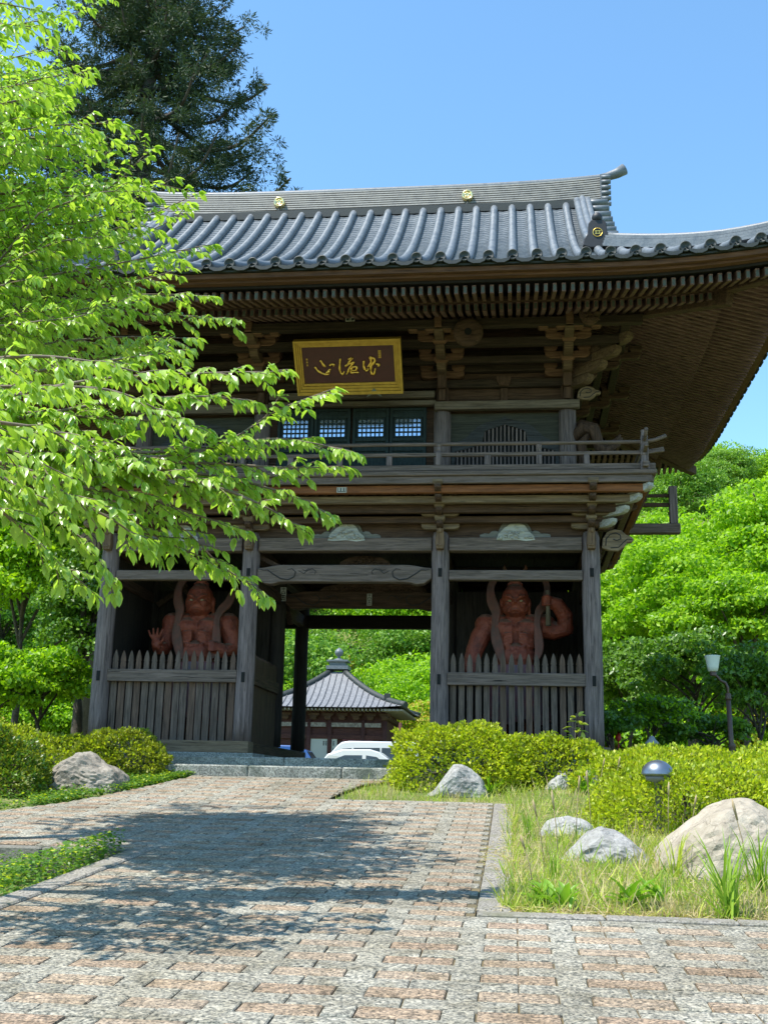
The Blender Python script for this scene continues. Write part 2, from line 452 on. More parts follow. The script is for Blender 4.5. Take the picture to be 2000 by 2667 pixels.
def path_left(y):
    if y < -7.75: return -.45
    pts = [(-7.75,-12),(-6.3,-12),(-5.9,-5.2),(-5.28,-3.09),(-4.32,-2.65),(-3.08,-2.33),(-1.35,-1.95),(-1.0,-1.9)]
    for (a, xa), (b, xb) in zip(pts, pts[1:]):
        if a <= y <= b: return xa+(xb-xa)*(y-a)/(b-a)
    return -1.9
def path_right(y):
    if y < -10.5: return 14
    if y < -3.55: return 2.5
    return .42+.30*sstep(-3.5, -1.2, y)+.5*sstep(-2.0, -1.2, y)
p = MB()
def strip(y0, y1, step=.2):
    n = max(1, int(round((y1-y0)/step))); vs = []; fs = []
    for i in range(n+1):
        y = y0+(y1-y0)*i/n; ym = min(max(y, y0+1e-4), y1-1e-4)
        a, b = path_left(ym), path_right(ym)
        for k in range(13): vs.append((a+(b-a)*k/12, y, gz(y)+.004))
    for i in range(n):
        for k in range(12): fs.append((i*13+k, i*13+k+1, i*13+14+k, i*13+13+k))
    p.add(vs, fs)
strip(-26, -10.5, 1.0); strip(-10.5, -10, .25); strip(-10, -7.75, .2); strip(-7.75, -3.55, .15); strip(-3.55, -1.1, .12)
PXL, PYL, BL, GP = .505, .352, .36, .004
rb = random.Random(5)
def block(x0, x1, y0, y1, mi):
    x0, x1, y0, y1 = x0+GP, x1-GP, y0+GP, y1-GP; ym = (y0+y1)/2
    x0 = max(x0, path_left(ym)+.01); x1 = min(x1, path_right(ym)-.008)
    if x1-x0 < .05: return
    h = .016+rb.uniform(-.003, .003); tx, ty = rb.gauss(0, .0025), rb.gauss(0, .004); bv = .005
    cx = (x0+x1)/2; vs = []
    for d, zz in ((0, -.004), (0, h-bv), (bv, h)):
        for x, y in ((x0+d, y0+d), (x1-d, y0+d), (x1-d, y1-d), (x0+d, y1-d)):
            j = rb.uniform(-.0025, .0025) if zz > 0 else 0
            vs.append((x+j, y+rb.uniform(-.002, .002), gz(y)+zz+(x-cx)*tx+(y-ym)*ty))
    p.add(vs, [(8,9,10,11)]+[(4*r_+i, 4*r_+(i+1) % 4, 4*r_+4+(i+1) % 4, 4*r_+4+i) for r_ in (0, 1) for i in range(4)], mi)
for iy in range(-42, -3):
    y0 = iy*PYL
    if y0 > -1.5: continue
    for ix in range(-24, 28):
        x0 = ix*PXL+.06
        if x0 < path_left(y0)-1 or x0 > min(path_right(y0), 9)+.5: continue
        hf = PYL/2; ys = y0+.03*math.sin(ix*1.7)
        block(x0, x0+BL, y0, y0+hf, 1); block(x0+BL, x0+PXL, y0, y0+hf, 2)
        block(x0+BL/2-PXL, x0+BL/2, y0+hf, y0+PYL, 2)
tag(p.build('path', [PAVE, BLK_PINK, BLK_GREY]), kind='structure')
k = MB()
def kerb_run(x0, x1, y0, y1, n, h=.02, along='Y'):
    for i in range(n):
        a, b = i/n, (i+1)/n
        if along == 'Y':
            ya, yb = y0+(y1-y0)*a+.006, y0+(y1-y0)*b-.006
            k.add([(x0,ya,gz(ya)-.2),(x1,ya,gz(ya)-.2),(x1,yb,gz(yb)-.2),(x0,yb,gz(yb)-.2),(x0,ya,gz(ya)+h),(x1,ya,gz(ya)+h),(x1,yb,gz(yb)+h),(x0,yb,gz(yb)+h)],
                  [(0,3,2,1),(4,5,6,7),(0,1,5,4),(1,2,6,5),(2,3,7,6),(3,0,4,7)])
        else:
            xa, xb = x0+(x1-x0)*a+.006, x0+(x1-x0)*b-.006
            z = gz((y0+y1)/2); k.box(xa, xb, y0, y1, z-.2, z+h)
kerb_run(2.505, 2.73, -10.3, -3.6, 11, .020)
kerb_run(2.505, 9, -10.5, -10.31, 8, .02, 'X')
kerb_run(-.64, -.452, -22, -7.8, 18, .028)
tag(k.build('kerb', KERB_M, bevel=.012), kind='structure')
w = MB()
for i in range(12):
    xa, xb = -12+i*.96, -12+(i+1)*.96-.012
    w.box(xa, min(xb, -.66), -7.95, -7.755, gz(-7.8)-.8, gz(-7.8)+.012)
tag(w.build('retaining_wall', WALL_M, bevel=.015), 'low stained concrete retaining wall between the side path and the sunken planting bed', 'wall')
# ---------------------------------------------------------------- the temple gate
gate = thing('temple_gate', 'two-storey dark wooden temple gate with blue-grey tiled roof and a railed balcony', 'temple gate', (0, 0, 0))
D1, D2, PX = 2.39, 4.78, 1.58
PZ = 3.42
pil = {}
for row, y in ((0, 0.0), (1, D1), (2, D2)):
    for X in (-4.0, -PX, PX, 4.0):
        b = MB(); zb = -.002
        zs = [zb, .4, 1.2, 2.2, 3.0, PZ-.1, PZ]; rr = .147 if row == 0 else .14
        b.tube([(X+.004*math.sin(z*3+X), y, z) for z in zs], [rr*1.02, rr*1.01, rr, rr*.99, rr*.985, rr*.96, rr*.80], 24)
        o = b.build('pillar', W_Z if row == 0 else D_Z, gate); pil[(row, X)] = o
        if row == 0:
            h = MB(); h.box(X-.028, X+.028, y-rr-.012, y-rr+.03, .93, 1.09)
            h.box(X-.030, X+.030, y-rr-.010, y-rr+.03, 2.66, 2.80)
            pieces(h, 'mortise_hole', BLACK, o, root=gate)  # black blocks proud of the pillar; the hole's shade is their colour
# sills on the ground
b = MB()
for s in (-1, 1):
    x0, x1 = sorted((s*1.42, s*4.22)); b.box(x0, x1, -.24, .14, -.19, -.004)
pieces(b, 'sill_beam', T_X, gate, .008)
b = MB()
for X in (-PX, PX, -4, 4): b.box(X-.13, X+.13, .142, D2+.2, -.19, -.012)
for s in (-1, 1):
    x0, x1 = sorted((s*1.72, s*3.86)); b.box(x0, x1, D1-.1, D1+.1, -.19, -.02)
pieces(b, 'sill_beam', B_Y, gate, .008)
# picket fences of the statue bays
P_Z = wood('picket_grey', (.05,.037,.029), (.235,.172,.14), 'Z'); P_Z2 = wood('picket_brown', (.055,.036,.027), (.23,.145,.105), 'Z')
def picket(mb, x, y, zt, mi=0, j=0, zb=-.002, w=1.0):
    hw = [(0, zt), (.020, zt-.045), (.036, zt-.10), (.042, zt-.155), (.047, zt-.165), (.047, zt-.178), (.035, zt-.186), (.035, zt-.196), (.044, zt-.206), (.044, .95), (.044*w, .93), (.044*w, zb)]
    poly = [(a, z) for a, z in hw]+[(-a, z) for a, z in hw[::-1][:-1]]
    mb.prism(poly, (x, y+.032, 0), (1, 0, 0), (0, 0, 1), (0, -.03, 0), mi)
for s in (-1, 1):
    fence = thing('picket_fence', None, None, (0, 0, 0)); fence.parent = gate
    x0, x1 = sorted((s*1.735, s*3.845))
    b = MB(); b.box(x0-.03, x1+.03, -.085, -.032, .930, 1.130); pieces(b, 'rail', W_X, fence, .008)
    for i in range(16):
        b = MB(); x = x0+(x1-x0)*(i+.5)/16+R.uniform(-.005, .005)
        picket(b, x, -.002+R.uniform(-.003, .003), 1.452+R.uniform(-.008, .008), w=1.22 if s < 0 else 1.06)
        b.build('picket', R.choice((P_Z, P_Z, P_Z2)), fence)
# inner side fences (boards with pointed tops) along the passage
for s in (-1, 1):
    b = MB(); X = s*PX
    for i in range(17):
        y = .16+(D1-.32)*(i+.5)/17
        b.prism([(-.058, 0), (.058, 0), (.058, 1.37), (0, 1.44+R.uniform(-.012, .012)), (-.058, 1.37)], (X-s*.02, y, 0), (0, 1, 0), (0, 0, 1), (-s*.03, 0, 0))
    o = b.build('side_fence', B_Z, gate)
    b = MB(); b.box(*sorted((X-s*.052, X-s*.1)), .14, D1-.14, .93, 1.13); pieces(b, 'rail', B_Y, o, .006, root=gate)
# beams between the front pillars
b = MB()
for x0, x1 in ((-3.86, -1.72), (-1.44, 1.44), (1.72, 3.86)): b.box(x0, x1, -.11, .11, 3.10, 3.318)
pieces(b, 'tie_beam', W_X, gate, .01)
b = MB()
for x0, x1 in ((-3.86, -1.72), (1.72, 3.86)): b.box(x0, x1, -.08, .07, 2.62, 2.782)
pieces(b, 'cross_beam', W_X, gate, .01)
b = MB()
for y in (D1, D2):
    for x0, x1 in ((-3.86, -1.72), (-1.44, 1.44), (1.72, 3.86)): b.box(x0, x1, y-.1, y+.1, 3.06, 3.30)
b.box(-3.86, -1.71, D2-.09, D2+.09, 2.49, 2.76); b.box(-1.45, 1.45, D2-.09, D2+.09, 2.49, 2.76); b.box(1.71, 3.86, D2-.09, D2+.09, 2.49, 2.76)
pieces(b, 'rear_beam', D_X, gate, .01)
b = MB()
for X in (-4, -PX, PX, 4):
    b.box(X-.09, X+.09, .14, D1-.14, 3.08, 3.30); b.box(X-.09, X+.09, D1+.14, D2-.14, 3.08, 3.30)
    b.box(X-.07, X+.07, .14, D1-.14, 2.60, 2.78); b.box(X-.07, X+.07, D1+.14, D2-.14, 2.50, 2.74)
pieces(b, 'side_beam', B_Y, gate, .01)
# rainbow beams with scroll carving
def rainbow(y, z0, z1, mat, cmat, half=1.44):
    n = 24; top = []; bot = []
    for i in range(n+1):
        t = -1+2*i/n; e = abs(t)
        top.append((t*half, z1-.055*sstep(.72, 1.0, e))); bot.append((t*half, z0-.05*sstep(.70, .88, e)+.11*sstep(.88, 1.0, e)))
    b = MB(); b.prism(top+bot[::-1], (0, y-.10, 0), (1, 0, 0), (0, 0, 1), (0, .20, 0))
    o = b.build('rainbow_beam', mat, gate, .01)
    c = MB(); zc = (z0+z1)/2
    for s in (-1, 1):
        def q(u, v): return (s*u, y-.103, zc+v)
        c.tube([q(1.42, .07), q(1.34, .05), q(1.27, .055), q(1.18, -.01), q(1.05, -.09), q(.92, -.11), q(.82, -.06), q(.80, .02), q(.86, .075), q(.94, .06)], [.004, .007, .009, .011, .012, .012, .011, .010, .008, .004], 6)
        c.tube([q(.75, .04), q(.66, -.005), q(.60, .05), q(.52, .075), q(.46, .03), q(.48, -.015)], [.004, .007, .007, .008, .007, .004], 6)
        c.tube([q(.70, .075), q(.64, .04), q(.57, .09)], [.003, .006, .003], 6)
    c.tube([(x/10, y-.102, zc-.03) for x in range(-4, 5)], .004, 5)
    pieces(c, 'scroll_carving', cmat, o, root=gate)
CARVE = flat('groove_shade', (.03,.028,.028), .9)  # dark raised tubes; the shade of cut grooves is put into their colour
rainbow(0.0, 2.585, 2.865, W_X, CARVE)
rainbow(D1, 2.54, 2.84, B_X, CARVE)
# carved frog-leg struts
def relief(mb, x0, x1, z0, z1, y, fh, n, r0=.02, r1=.05, mi=0):
    for i in range(n):
        x = R.uniform(x0, x1); t = (x-(x0+x1)/2)/((x1-x0)/2); z = z0+(fh(t)*(z1-z0))*R.random()
        a = R.uniform(r0, r1); mb.ball((x, y+R.uniform(-.012, .015), z), a, R.uniform(.02, .045), a*R.uniform(.35, .7), Matrix.Rotation(R.uniform(-1, 1), 3, 'Y').to_euler(), 7, mi)
PALE2 = wood('strut_grey', (.12,.115,.10), (.30,.285,.25), 'X')
def frog_strut(cx, y, z, mat, pale, w=.57, h=.31):
    wing = [(-w, 0), (-w, .05), (-w*.86, .075), (-w*.74, .065), (-w*.66, .11), (-w*.56, .12), (-w*.48, .10), (-w*.40, .20), (-w*.28, h-.02), (-.10, h), (.10, h), (w*.28, h-.02), (w*.40, .20), (w*.48, .10), (w*.56, .12), (w*.66, .11), (w*.74, .065), (w*.86, .075), (w, .05), (w, 0)]
    b = MB(); b.prism(wing, (cx, y+.05, z), (1, 0, 0), (0, 0, 1), (0, -.05, 0))
    o = b.build('frog_leg_strut', PALE2, gate, .006)
    c = MB(); core = [(-.30, -.05), (-.27, .05), (-.17, .15), (-.04, .24), (.05, .25), (.16, .19), (.22, .09), (.30, .02), (.32, -.05), (.18, -.07), (0, -.045), (-.18, -.06)]
    c.prism(core, (cx, y-.002, z), (1, 0, 0), (0, 0, 1), (0, -.06, 0))
    relief(c, cx-.28, cx+.28, z-.03, z+.23, y-.06, lambda t: max(.10, .95-abs(t)), 44, .016, .042)
    c.build('pale_carving', pale, o, root=gate)
for cx in (-2.79, .02, 2.79): frog_strut(cx, -.06, 3.322, T_X, PALE)
def brown_panel(cx, y, z, w, h, n):
    b = MB(); b.prism([(-w, 0), (-w*.9, h*.5), (-w*.6, h*.85), (0, h), (w*.6, h*.85), (w*.9, h*.5), (w, 0)], (cx, y+.04, z), (1, 0, 0), (0, 0, 1), (0, -.05, 0))
    relief(b, cx-w*.9, cx+w*.9, z, z+h*.9, y-.012, lambda t: max(.3, 1-t*t), n); b.build('carved_panel', B_X, gate)
brown_panel(0.18, D1-.02, 2.845, 1.02, .17, 110); brown_panel(.28, .4, 2.90, .46, .22, 60)
b = MB()   # braces
b.bar((-1.5, D1+.14, 2.75), (-1.5, D1+.75, 2.35), .10, .06); b.bar((-PX+.12, .2, 3.05), (-PX+.5, .2, 2.85), .08, .08)
b.bar((-3.5, D1-.2, 2.95), (-3.0, D1-.2, 2.55), .07, .07); b.bar((-3.85, D1-.18, 2.55), (-3.3, D1-.18, 2.95), .08, .10)
pieces(b, 'brace', B_Y, gate, .006)
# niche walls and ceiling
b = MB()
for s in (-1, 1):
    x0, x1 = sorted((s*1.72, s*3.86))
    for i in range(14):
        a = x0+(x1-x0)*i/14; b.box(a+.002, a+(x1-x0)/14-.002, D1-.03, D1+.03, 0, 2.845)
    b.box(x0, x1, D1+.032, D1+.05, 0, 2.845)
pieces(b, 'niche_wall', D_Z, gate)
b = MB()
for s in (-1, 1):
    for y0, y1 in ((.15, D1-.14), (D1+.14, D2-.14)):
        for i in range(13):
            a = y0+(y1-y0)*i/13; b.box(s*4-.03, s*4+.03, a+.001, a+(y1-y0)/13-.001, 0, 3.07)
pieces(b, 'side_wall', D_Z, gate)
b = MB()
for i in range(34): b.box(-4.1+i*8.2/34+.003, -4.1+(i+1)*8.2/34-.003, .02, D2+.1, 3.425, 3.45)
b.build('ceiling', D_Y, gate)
b = MB(); b.box(-4.0, 4.0, -.03, .015, 3.32, 3.66); b.box(-4.03, -3.985, 0.02, D2, 3.31, 4.0); b.box(3.985, 4.03, .02, D2, 3.31, 4.0); b.box(-4, 4, D2-.02, D2+.03, 3.31, 4.0)
pieces(b, 'wall_panel', B_X, gate)

# ---- stepped brackets; o = outward, c = across
def masu(mb, p, o, c, w, h, mi=0):
    """bearing block: square top, chamfered foot"""
    p = Vector(p); z = Vector((0, 0, 1)); vs = []
    for hh, ww in ((0, w*.66), (h*.42, w), (h, w)):
        for a, b_ in ((-1,-1),(1,-1),(1,1),(-1,1)): vs.append(p+z*hh+o*a*ww/2+c*b_*ww/2)
    mb.add(vs, [(3,2,1,0),(8,9,10,11)]+[(4*r+i, 4*r+(i+1) % 4, 4*r+4+(i+1) % 4, 4*r+4+i) for r in (0, 1) for i in range(4)], mi)
def boat(mb, p, axis, other, L, w, h, mi=0):
    """arm with up-curved ends"""
    hl = L/2; poly = [(-hl, h), (-hl, h*.45), (-hl*.93, h*.2), (-hl*.75, 0), (hl*.75, 0), (hl*.93, h*.2), (hl, h*.45), (hl, h)]
    mb.prism(poly, Vector(p)-other*w/2, axis, (0, 0, 1), other*w, mi)
def bracket(org, o, c, zs, outs, L, w, h, mats, tip=True, cross=True, first=.0):
    o = Vector(o); c = Vector(c); org = Vector(org)
    root = thing('bracket_set', None, None, (0, 0, 0)); root.parent = gate
    arms = MB(); blk = MB()
    for i, (z, d) in enumerate(zip(zs, outs)):
        a = org-o*.25; e = org+o*(d+.10)
        poly = [(-.25, h), (-.25, 0), (d-.02, 0), (d+.05, h*.15), (d+.10, h*.5), (d+.10, h)]
        arms.prism(poly, Vector((org.x, org.y, z))-c*w*.45, o, (0, 0, 1), c*w*.9, 0)
        if cross: masu(blk, Vector((org.x, org.y, z+h))+o*(d+.01), o, c, w*1.45, h*.85)
        if cross:
            dd = first if i == 0 else outs[i-1]
            boat(arms, Vector((org.x, org.y, z+.004))+o*dd, c, o, L, w*.9, h*.97, 1)
            for s in (-1, 1): masu(blk, Vector((org.x, org.y, z+h))+o*dd+c*s*(L/2-w*.6), o, c, w*1.35, h*.85)
    pieces(arms, 'bracket_arm', mats[:2], root, .006); (pieces(blk, 'bearing_block', mats[2], root, .006) if blk.v else None)
    return root
XA, YA = (1, 0, 0), (0, 1, 0)
for X in (-4, -PX, PX, 4):
    bracket((X, -.04, 0), (0,-1,0), XA, (3.44, 3.62, 3.78, 3.90), (.26, .44, .66, .82), .62, .115, .10, (B_Y, T_X, T_X), first=.08)
    if abs(X) > 3:
        s = 1 if X > 0 else -1
        q = Vector((s, -1, 0)).normalized(); qc = Vector((s, 1, 0)).normalized()
        bracket((X, 0, 0), q, qc, (3.45, 3.61, 3.76, 3.89), (.42, .68, .94, 1.16), .5, .12, .12, (PALE if s > 0 else T_X, T_X, T_X), cross=False)
        for y in (0.04, D1, D2): bracket((X, y, 0), (s, 0, 0), YA, (3.44, 3.62, 3.78, 3.90), (.26, .44, .66, .82), .62, .115, .10, (B_X, B_Y, B_X), first=.08)
# head nosings on the front pillars
b = MB()
for X in (-4, -PX, PX, 4):
    b.prism([(-.06, 3.10), (.06, 3.10), (.075, 3.20), (.06, 3.36), (.05, 3.46), (0, 3.50), (-.05, 3.46), (-.06, 3.36), (-.075, 3.2)], (X, -.13, 0), (1, 0, 0), (0, 0, 1), (0, -.14, 0))
    b.box(X-.05, X+.05, -.285, -.27, 3.14, 3.17); b.ball((X, -.27, 3.40), .05, .035, .05, None, 8)
pieces(b, 'pillar_nosing', wood('nosing_brown', (.10,.06,.035), (.30,.19,.11), 'Z'), gate, .008)
# balcony carrying beams, floor, railing
b = MB(); e = .82
def ring(mb, off, z0, z1, th, mi=0):
    """four beams round the building at distance off from the pillar lines"""
    x, y0, y1 = 4+off, -off, D2+off
    mb.box(-x, x, y0-th/2, y0+th/2, z0, z1, mi); mb.box(-x, x, y1-th/2, y1+th/2, z0, z1, mi)
    mb.box(x-th/2, x+th/2, y0+th/2+.002, y1-th/2-.002, z0+.002, z1-.002, mi); mb.box(-x-th/2, -x+th/2, y0+th/2+.002, y1-th/2-.002, z0+.002, z1-.002, mi)
ring(b, .79, 3.885, 4.008, .10); pieces(b, 'balcony_beam', O_X, gate, .008)
b = MB(); ring(b, .60, 3.765, 3.882, .11); pieces(b, 'balcony_beam', T_X, gate, .008)
b = MB(); ring(b, .40, 3.655, 3.79, .10); ring(b, .20, 3.535, 3.645, .10); pieces(b, 'balcony_beam', B_X, gate, .008)
b = MB()
for i in range(60):
    x = -4.7+i*9.4/59; b.box(x-.03, x+.03, -.74, .0, 3.90, 3.95)
b.box(-4.8, 4.8, -.78, .02, 3.955, 3.975); b.box(4.02, 4.8, .03, 5.5, 3.955, 3.975); b.box(-4.8, -4.02, .03, 5.5, 3.955, 3.975)
pieces(b, 'balcony_soffit', B_Y, gate)
b = MB(); ring(b, .90, 4.012, 4.128, .06); b.build('balcony_fascia', W_X, gate, .008)
b = MB(); b.box(-4.97, 4.97, -.97, D2+.97, 4.131, 4.210); b.build('balcony_floor', W_X, gate, .012)
rail = thing('balcony_railing', None, None, (0, 0, 0)); rail.parent = gate
def rails(z, r, ext, lift, box=None):
    b = MB(); x, y0, y1 = 4.80, -.87, D2+.87
    for a, c, out in (((-x, y0), (x, y0), (1, 0)), ((-x, y1), (x, y1), (1, 0)), ((x, y0), (x, y1), (0, 1)), ((-x, y0), (-x, y1), (0, 1))):
        o = Vector((out[0], out[1], 0)); A = Vector((*a, z)); B = Vector((*c, z))
        if box:
            b.bar(A-o*ext, B+o*ext, box[0], box[1]) if lift == 0 else (b.bar(A, B, box[0], box[1]), b.bar(B, B+o*ext+Vector((0,0,lift)), box[0], box[1], w2=box[0]*1.05, h2=box[1]*1.3), b.bar(A, A-o*ext+Vector((0,0,lift)), box[0], box[1], w2=box[0]*1.05, h2=box[1]*1.3))
        else:
            b.tube([A-o*ext+Vector((0,0,lift)), A-o*ext*.5+Vector((0,0,lift*.3)), A, (A+B)/2, B, B+o*ext*.5+Vector((0,0,lift*.3)), B+o*ext+Vector((0,0,lift))], r, 10)
        z += .003
    pieces(b, 'rail', W_X, rail, 0 if not box else .006)
rails(4.672, .030, .34, .10); rails(4.495, 0, .30, .05, (.055, .058)); rails(4.273, 0, .16, 0, (.085, .088))
for X in (-4.8, -3.91, -3.17, -2.37, -1.593, -.8, 0, .8, 1.593, 2.37, 3.17, 3.91, 4.8):
    b = MB(); big = abs(X) in (1.593, 4.8)
    if abs(X) == 4.8:
        b.box(X-.055, X+.055, -.925, -.815, 4.212, 4.76); b.box(X-.07, X+.07, -.94, -.80, 4.21, 4.34); b.box(X-.062, X+.062, -.932, -.808, 4.44, 4.55)
        b.box(X-.045, X+.045, -.915, -.825, 4.76, 4.86)
    elif big:
        b.box(X-.045, X+.045, -.912, -.828, 4.318, 4.53); b.lathe([(.05, 4.53), (.03, 4.545), (.03, 4.56), (.045, 4.58), (.042, 4.61), (.03, 4.625), (.055, 4.645), (.055, 4.655)], (X, -.87, 0), 12)
    else:
        b.box(X-.045, X+.045, -.905, -.835, 4.318, 4.47)
        if X in (3.17, -3.17, 0): b.lathe([(.03, 4.525), (.028, 4.56), (.045, 4.58), (.042, 4.61), (.05, 4.64)], (X, -.87, 0), 10)
    b.build('post', W_Z, rail, .006)
for s in (-1, 1):
    for y in (0.1, 1.25, 2.39, 3.5, 4.7, 5.65):
        b = MB(); b.box(s*4.8-.04, s*4.8+.04, y-.04, y+.04, 4.318, 4.47 if y < 5 else 4.8); b.build('post', W_Z, rail, .006)
# side landing that projects on the right
b = MB(); b.box(4.1, 5.78, D1-.09, D1+.09, 3.93, 4.11); b.build('landing_beam', W_X, gate, .01)
b = MB(); b.box(5.60, 5.745, D1-.07, D1+.07, 4.112, 4.82); b.build('landing_post', W_Z, gate, .008)
b = MB(); b.box(4.9, 5.60, D1-.03, D1+.03, 4.62, 4.675); b.box(4.9, 5.60, D1-.03, D1+.03, 4.44, 4.51); pieces(b, 'landing_rail', B_X, gate, .005)
# ---------------------------------------------------------------- upper storey
YU, XU = .32, 3.68
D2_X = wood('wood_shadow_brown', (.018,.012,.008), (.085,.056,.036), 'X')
b = MB()
def plank_wall(mb, a0, a1, zs, put):
    for z0, z1 in zip(zs, zs[1:]): put(mb, a0, a1, z0+.004, z1-.004, R.uniform(0, .012))
zs = [4.2, 4.45, 4.75, 5.05, 5.35, 5.60, 5.775, 6.04, 6.39, 6.65, 6.95, 7.25]
plank_wall(b, 1.45, XU, zs, lambda m_, a, c, z0, z1, j: m_.box(a, c, YU+.0-j, YU+.06, z0, z1))
plank_wall(b, -XU, -1.45, zs, lambda m_, a, c, z0, z1, j: m_.box(a, c, YU+.0-j, YU+.06, z0, z1))
plank_wall(b, -1.45, 1.45, zs[7:], lambda m_, a, c, z0, z1, j: m_.box(a, c, YU+.0-j, YU+.06, z0, z1))
b.box(-1.45, 1.45, YU+.05, YU+.09, 4.2, 6.1)
b.box(-XU, XU, D2-.38, D2-.32, 4.2, 7.25)
pieces(b, 'wall', B_X, gate)
b = MB()
plank_wall(b, YU, D2-YU, zs, lambda m_, a, c, z0, z1, j: (m_.box(XU-.03, XU+.03+j, a, c, z0, z1), m_.box(-XU-.03-j, -XU+.03, a, c, z0, z1)))
pieces(b, 'wall', B_Y, gate)
for X in (-XU, -1.57, 1.57, XU):
    b = MB(); b.tube([(X, YU-.04, 4.2), (X, YU-.04, 5.62)], .145, 20); b.build('upper_pillar', W_Z, gate)
    b = MB(); b.box(X-.10, X+.10, YU-.12, YU, 5.62, 6.1); b.build('upper_post', B_Z, gate, .01)
for y in (D1, D2-YU):
    for s in (-1, 1):
        b = MB(); b.tube([(s*XU, y, 4.2), (s*XU, y, 6.2)], .145, 16); b.build('upper_pillar', B_Z, gate)
b = MB()
for s in (-1, 1):
    x0, x1 = sorted((s*1.44, s*3.88)); b.box(x0, x1, .07, .20, 5.587, 5.735)
b.box(-1.44, 1.44, .12, .24, 5.83, 5.95); b.box(-1.46, 1.46, .14, .25, 5.70, 5.79)
b.box(-3.88, 3.88, .16, .30, 4.215, 4.33)
pieces(b, 'lintel_beam', wood('lintel_wood', (.09,.07,.052), (.26,.205,.155), 'X'), gate, .01)
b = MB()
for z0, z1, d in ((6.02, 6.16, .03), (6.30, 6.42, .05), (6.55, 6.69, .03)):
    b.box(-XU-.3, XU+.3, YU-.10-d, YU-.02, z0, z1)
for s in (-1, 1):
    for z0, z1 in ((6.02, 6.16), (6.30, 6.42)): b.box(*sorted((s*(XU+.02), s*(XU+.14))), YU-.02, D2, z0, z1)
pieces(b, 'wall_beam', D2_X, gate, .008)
b = MB()   # intermediate struts and bearing blocks in the bays
for cx in (-2.62, 2.62):
    b.box(cx-.06, cx+.06, YU-.06, YU-.0, 5.78, 6.02); masu(b, (cx, YU-.08, 6.03), Vector((0,-1,0)), Vector((1,0,0)), .24, .16); masu(b, (cx-.15, YU-.1, 6.44), Vector((0,-1,0)), Vector((1,0,0)), .2, .12); masu(b, (cx+.15, YU-.1, 6.44), Vector((0,-1,0)), Vector((1,0,0)), .2, .12)
pieces(b, 'strut', B_Z, gate, .006)
# doors with lattice windows
for cx in (-.98, -.335, .335, .98):
    d = MB(); w = .315
    d.box(cx-w, cx+w, YU-.02, YU+.04, 4.33, 5.70)
    for z0, z1 in ((4.33, 4.42), (4.66, 4.72), (4.92, 5.0), (5.10, 5.165), (5.525, 5.60), (5.65, 5.70)): d.box(cx-w, cx+w, YU-.05, YU-.022, z0, z1)
    for s in (-1, 1): d.box(cx+s*w-(.05 if s > 0 else 0), cx+s*w+(.05 if s < 0 else 0), YU-.055, YU-.022, 4.33, 5.70)
    do = d.build('door', TEAL, gate, .006)
    pn = MB(); pn.prism([(-.225, .04), (-.19, 0), (.19, 0), (.225, .04), (.225, .29), (.19, .33), (-.19, .33), (-.225, .29)], (cx, YU-.024, 5.18), (1,0,0), (0,0,1), (0,-.006,0))
    po = pn.build('window_pane', PANE, do, root=gate)
    la = MB()
    for i in range(7): la.box(cx-.225+i*.075-.011, cx-.225+i*.075+.011, YU-.045, YU-.030, 5.17, 5.52)
    for i in range(5): la.box(cx-.235, cx+.235, YU-.047, YU-.0305, 5.18+i*.0825-.011, 5.18+i*.0825+.011)
    la.build('lattice', TEAL, do, root=gate)
# bell-shaped windows
def bell_top(x):
    x = abs(x); pts = [(0, 5.375), (.04, 5.35), (.12, 5.325), (.28, 5.28), (.345, 5.235), (.365, 5.17), (.36, 5.10), (.375, 5.05), (.5, 4.985), (.65, 4.935), (.80, 4.905), (.86, 4.89)]
    for (a, za), (c, zc) in zip(pts, pts[1:]):
        if a <= x <= max(a, c): return za+(zc-za)*((x-a)/(c-a) if c > a else 0)
    return 4.88
for cx in (-2.63, 2.63):
    b = MB(); n = 44; xs = [-.84+1.68*i/n for i in range(n+1)]
    b.prism([(x, bell_top(x)+.02) for x in xs]+[(.84, 4.36), (-.84, 4.36)], (cx, YU-.016, 0), (1,0,0), (0,0,1), (0,-.006,0))
    bo = b.build('bell_window', BLACK, gate)  # black sheet behind the bars, painted in place of the shaded interior
    f = MB()
    def outer(x):
        a = abs(x); pts = [(0, 5.52), (.05, 5.462), (.15, 5.44), (.32, 5.405), (.45, 5.34), (.55, 5.24), (.66, 5.13), (.80, 5.06), (.95, 5.03), (1.0, 4.98)]
        for (p0, z0), (p1, z1) in zip(pts, pts[1:]):
            if p0 <= a <= p1: return z0+(z1-z0)*(a-p0)/(p1-p0)
        return 4.98
    for i in range(n):
        xa, xb = xs[i], xs[i+1]; f.prism([(xa, bell_top(xa)), (xb, bell_top(xb)), (xb, outer(xb)), (xa, outer(xa))], (cx, YU-.018, 0), (1,0,0), (0,0,1), (0,-.045,0))
    f.box(cx-.90, cx-.842, YU-.06, YU-.02, 4.34, 5.0); f.box(cx+.842, cx+.90, YU-.06, YU-.02, 4.34, 5.0)
    f.build('window_frame', wood('window_frame_grey', (.03,.031,.033), (.085,.087,.09), 'X'), bo, root=gate)
    ba = MB()
    for i in range(25):
        x = -.80+1.6*i/24; ba.box(cx+x-.013, cx+x+.013, YU-.052, YU-.026, 4.36, bell_top(x)-.003)
    for z in (4.55, 4.80): ba.box(cx-.83, cx+.83, YU-.05, YU-.028, z, z+.03)
    ba.build('bar', W_Z, bo, root=gate)
    pb = MB(); pb.box(cx-.92, cx+.92, YU-.0155, YU-.013, 4.36, 5.58); pb.build('backing_board', wood('board_olive', (.035,.036,.028), (.085,.085,.066), 'X'), bo, root=gate)
